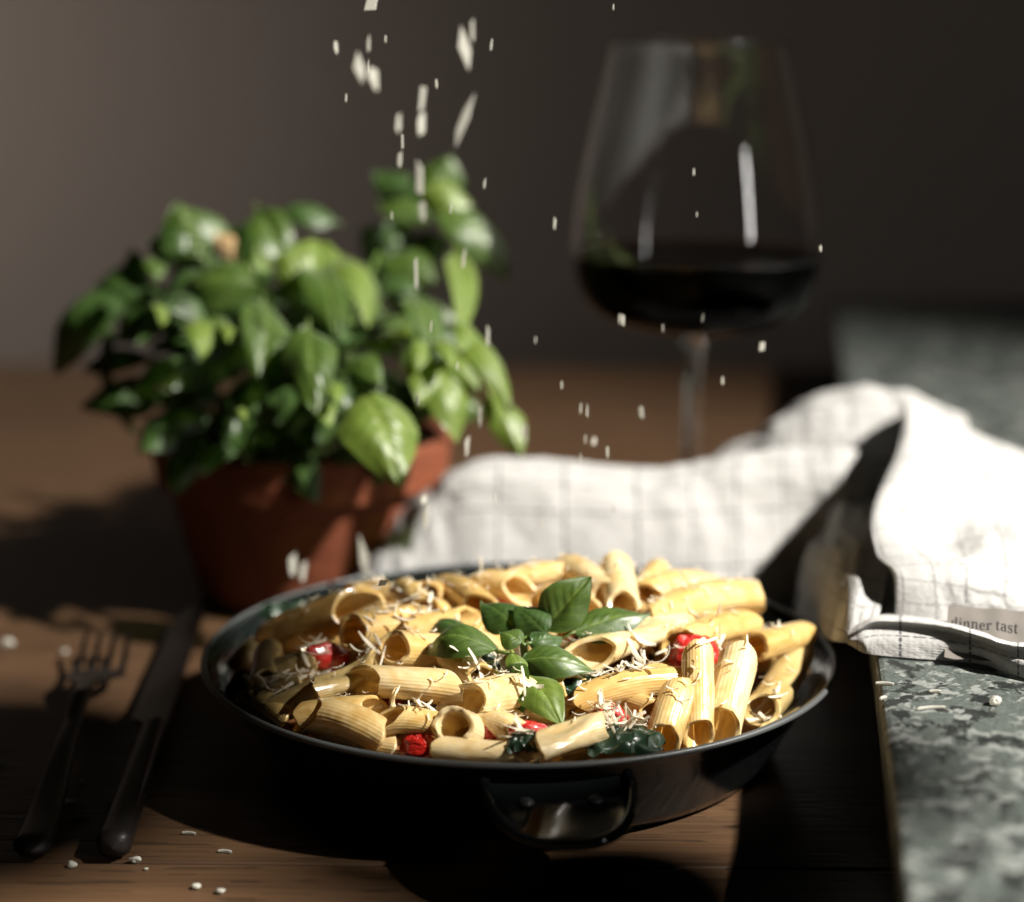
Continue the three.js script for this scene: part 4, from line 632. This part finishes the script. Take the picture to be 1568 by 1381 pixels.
  // C: the big bright fold on the right, from the crest down to the front lip and the drop below it
  {
    const P = (px, py, z) => Z(px, py, z);
    const ctrl = [
      [V(0.148, SLAB + 0.002, -0.0450), V(0.150, SLAB + 0.002, -0.0350), V(0.150, SLAB + 0.002, -0.0250), V(0.150, SLAB + 0.002, -0.0150), V(0.150, SLAB + 0.002, -0.0090), V(0.150, SLAB + 0.002, -0.0050)],
      [P(1395, 668, -0.1900), P(1385, 700, -0.1100), P(1360, 790, -0.0600), P(1368, 850, -0.0300), P(1382, 896, -0.0080), P(1388, 955, 0.0000)],
      [P(1385, 628, -0.2000), P(1375, 690, -0.1100), P(1336, 780, -0.0580), P(1342, 846, -0.0270), P(1372, 880, -0.0040), P(1372, 955, 0.0020)],
      [P(1392, 612, -0.2050), P(1406, 690, -0.1100), P(1372, 772, -0.0610), P(1394, 838, -0.0250), P(1420, 884, -0.0020), P(1425, 958, 0.0030)],
      [P(1455, 634, -0.2050), P(1465, 722, -0.1150), P(1455, 806, -0.0670), P(1462, 860, -0.0280), P(1470, 892, -0.0020), P(1475, 955, 0.0020)],
      [P(1520, 668, -0.2050), P(1530, 742, -0.1150), P(1520, 810, -0.0670), P(1530, 866, -0.0280), P(1535, 898, -0.0020), P(1540, 955, 0.0020)],
      [P(1590, 705, -0.2050), P(1590, 760, -0.1150), P(1590, 815, -0.0670), P(1600, 870, -0.0280), P(1600, 905, -0.0020), P(1600, 955, 0.0020)],
      [P(1680, 745, -0.2050), P(1680, 785, -0.1150), P(1680, 830, -0.0670), P(1680, 880, -0.0280), P(1680, 915, -0.0020), P(1680, 965, 0.0020)],
    ];
    const back = ctrl.map((row, i) => [i === 0 ? V(0.152, SLAB + 0.002, -0.19) : V(row[0].x + 0.004, row[0].y * 0.55, row[0].z - 0.035), ...row]);
    parts.push(sheet(back, 140, 140, 0.0018, 52, [0.12, 0.35], 0, 0.011, 0.30));
  }
  // D: low shaded fold between
  {
    const P = (px, py, h) => G(px, py, h);
const ctrl = [[P(1215, 940, 0.012), P(1224, 884, 0.030), P(1238, 838, 0.045), P(1262, 812, 0.05), P(1280, 770, 0.058)], [P(1246, 965, 0.028), P(1258, 905, 0.046), P(1272, 850, 0.056), P(1290, 820, 0.06), P(1308, 772, 0.062)], [P(1290, 985, 0.050), P(1302, 925, 0.057), P(1316, 862, 0.062), P(1330, 822, 0.066), P(1342, 776, 0.064)], [P(1335, 975, 0.054), P(1350, 925, 0.057), P(1360, 870, 0.059), P(1364, 828, 0.060), P(1366, 785, 0.061)]];
    parts.push(sheet(ctrl, 40, 40, 0.0016, 31, [0.3, 0.62], 0.1));
  }
  // E: front hem, a thin doubled strip lying on the slab
  {
    const P = (px, py, h) => G(px, py, h);
    const row = (x, yb, yt, h) => [P(x, yb, SLAB + 0.0008), P(x, lerp(yb, yt, 0.45), SLAB + 0.0035 + h * 0.35), P(x, lerp(yb, yt, 0.85), SLAB + 0.004 + h * 0.8), P(x, yt, SLAB + 0.005 + h), P(x, yt - 6, SLAB + 0.003 + h * 0.7), P(x, yt - 10, SLAB + 0.001)];
    const ctrl = [row(1298, 986, 972, 0.001), row(1320, 999, 960, 0.004), row(1345, 1003, 950, 0.006), row(1400, 1008, 952, 0.0065), row(1455, 1012, 960, 0.0065), row(1505, 1018, 974, 0.006), row(1540, 1030, 986, 0.006), row(1580, 1042, 990, 0.006), row(1650, 1060, 1000, 0.006)];
    parts.push(sheet(ctrl, 90, 30, 0.0006, 41, [0.13, 0.845]));
  }
  mesh('cloth', mergeGeometries(parts), M.cloth, g);
  // printed ribbon
  const cv = document.createElement('canvas'); cv.width = 512; cv.height = 192; const cx = cv.getContext('2d'); cx.fillStyle = '#6e6963'; cx.fillRect(0, 0, 512, 192); cx.strokeStyle = 'rgba(60,56,52,0.45)'; cx.lineWidth = 2; for (let i = -200; i < 520; i += 8) { cx.beginPath(); cx.moveTo(i, 0); cx.lineTo(i + 192, 192); cx.stroke(); }
  cx.fillStyle = '#12100f'; cx.font = 'bold 50px serif'; cx.fillText('dinner tast', 14, 92); cx.fillText('   re ea', 84, 162);
  const ct = new THREE.CanvasTexture(cv); ct.colorSpace = THREE.SRGBColorSpace;
  const rib = gridGeo(30, 10, (u, v) => { const a = G(lerp(1446, 1640, u), lerp(1006, 1024, u), SLAB + 0.003), b = G(lerp(1452, 1640, u), lerp(926, 942, u), SLAB + 0.011); const p = a.lerp(b, v).sub(o); p.y += 0.0008 * nz(u * 6, v * 3, 2) + 0.001 * Math.sin(v * 3.1); return [p.x, p.y, p.z, u, v]; });
  tag(mesh('ribbon', rib, new THREE.MeshStandardMaterial({ map: ct, roughness: 0.9, side: THREE.DoubleSide }), g), 'grey twill ribbon with printed words on the napkin');
}

scene.traverse((o) => { if (o.isMesh) o.castShadow = o.receiveShadow = true; });
renderer.render(scene, camera);
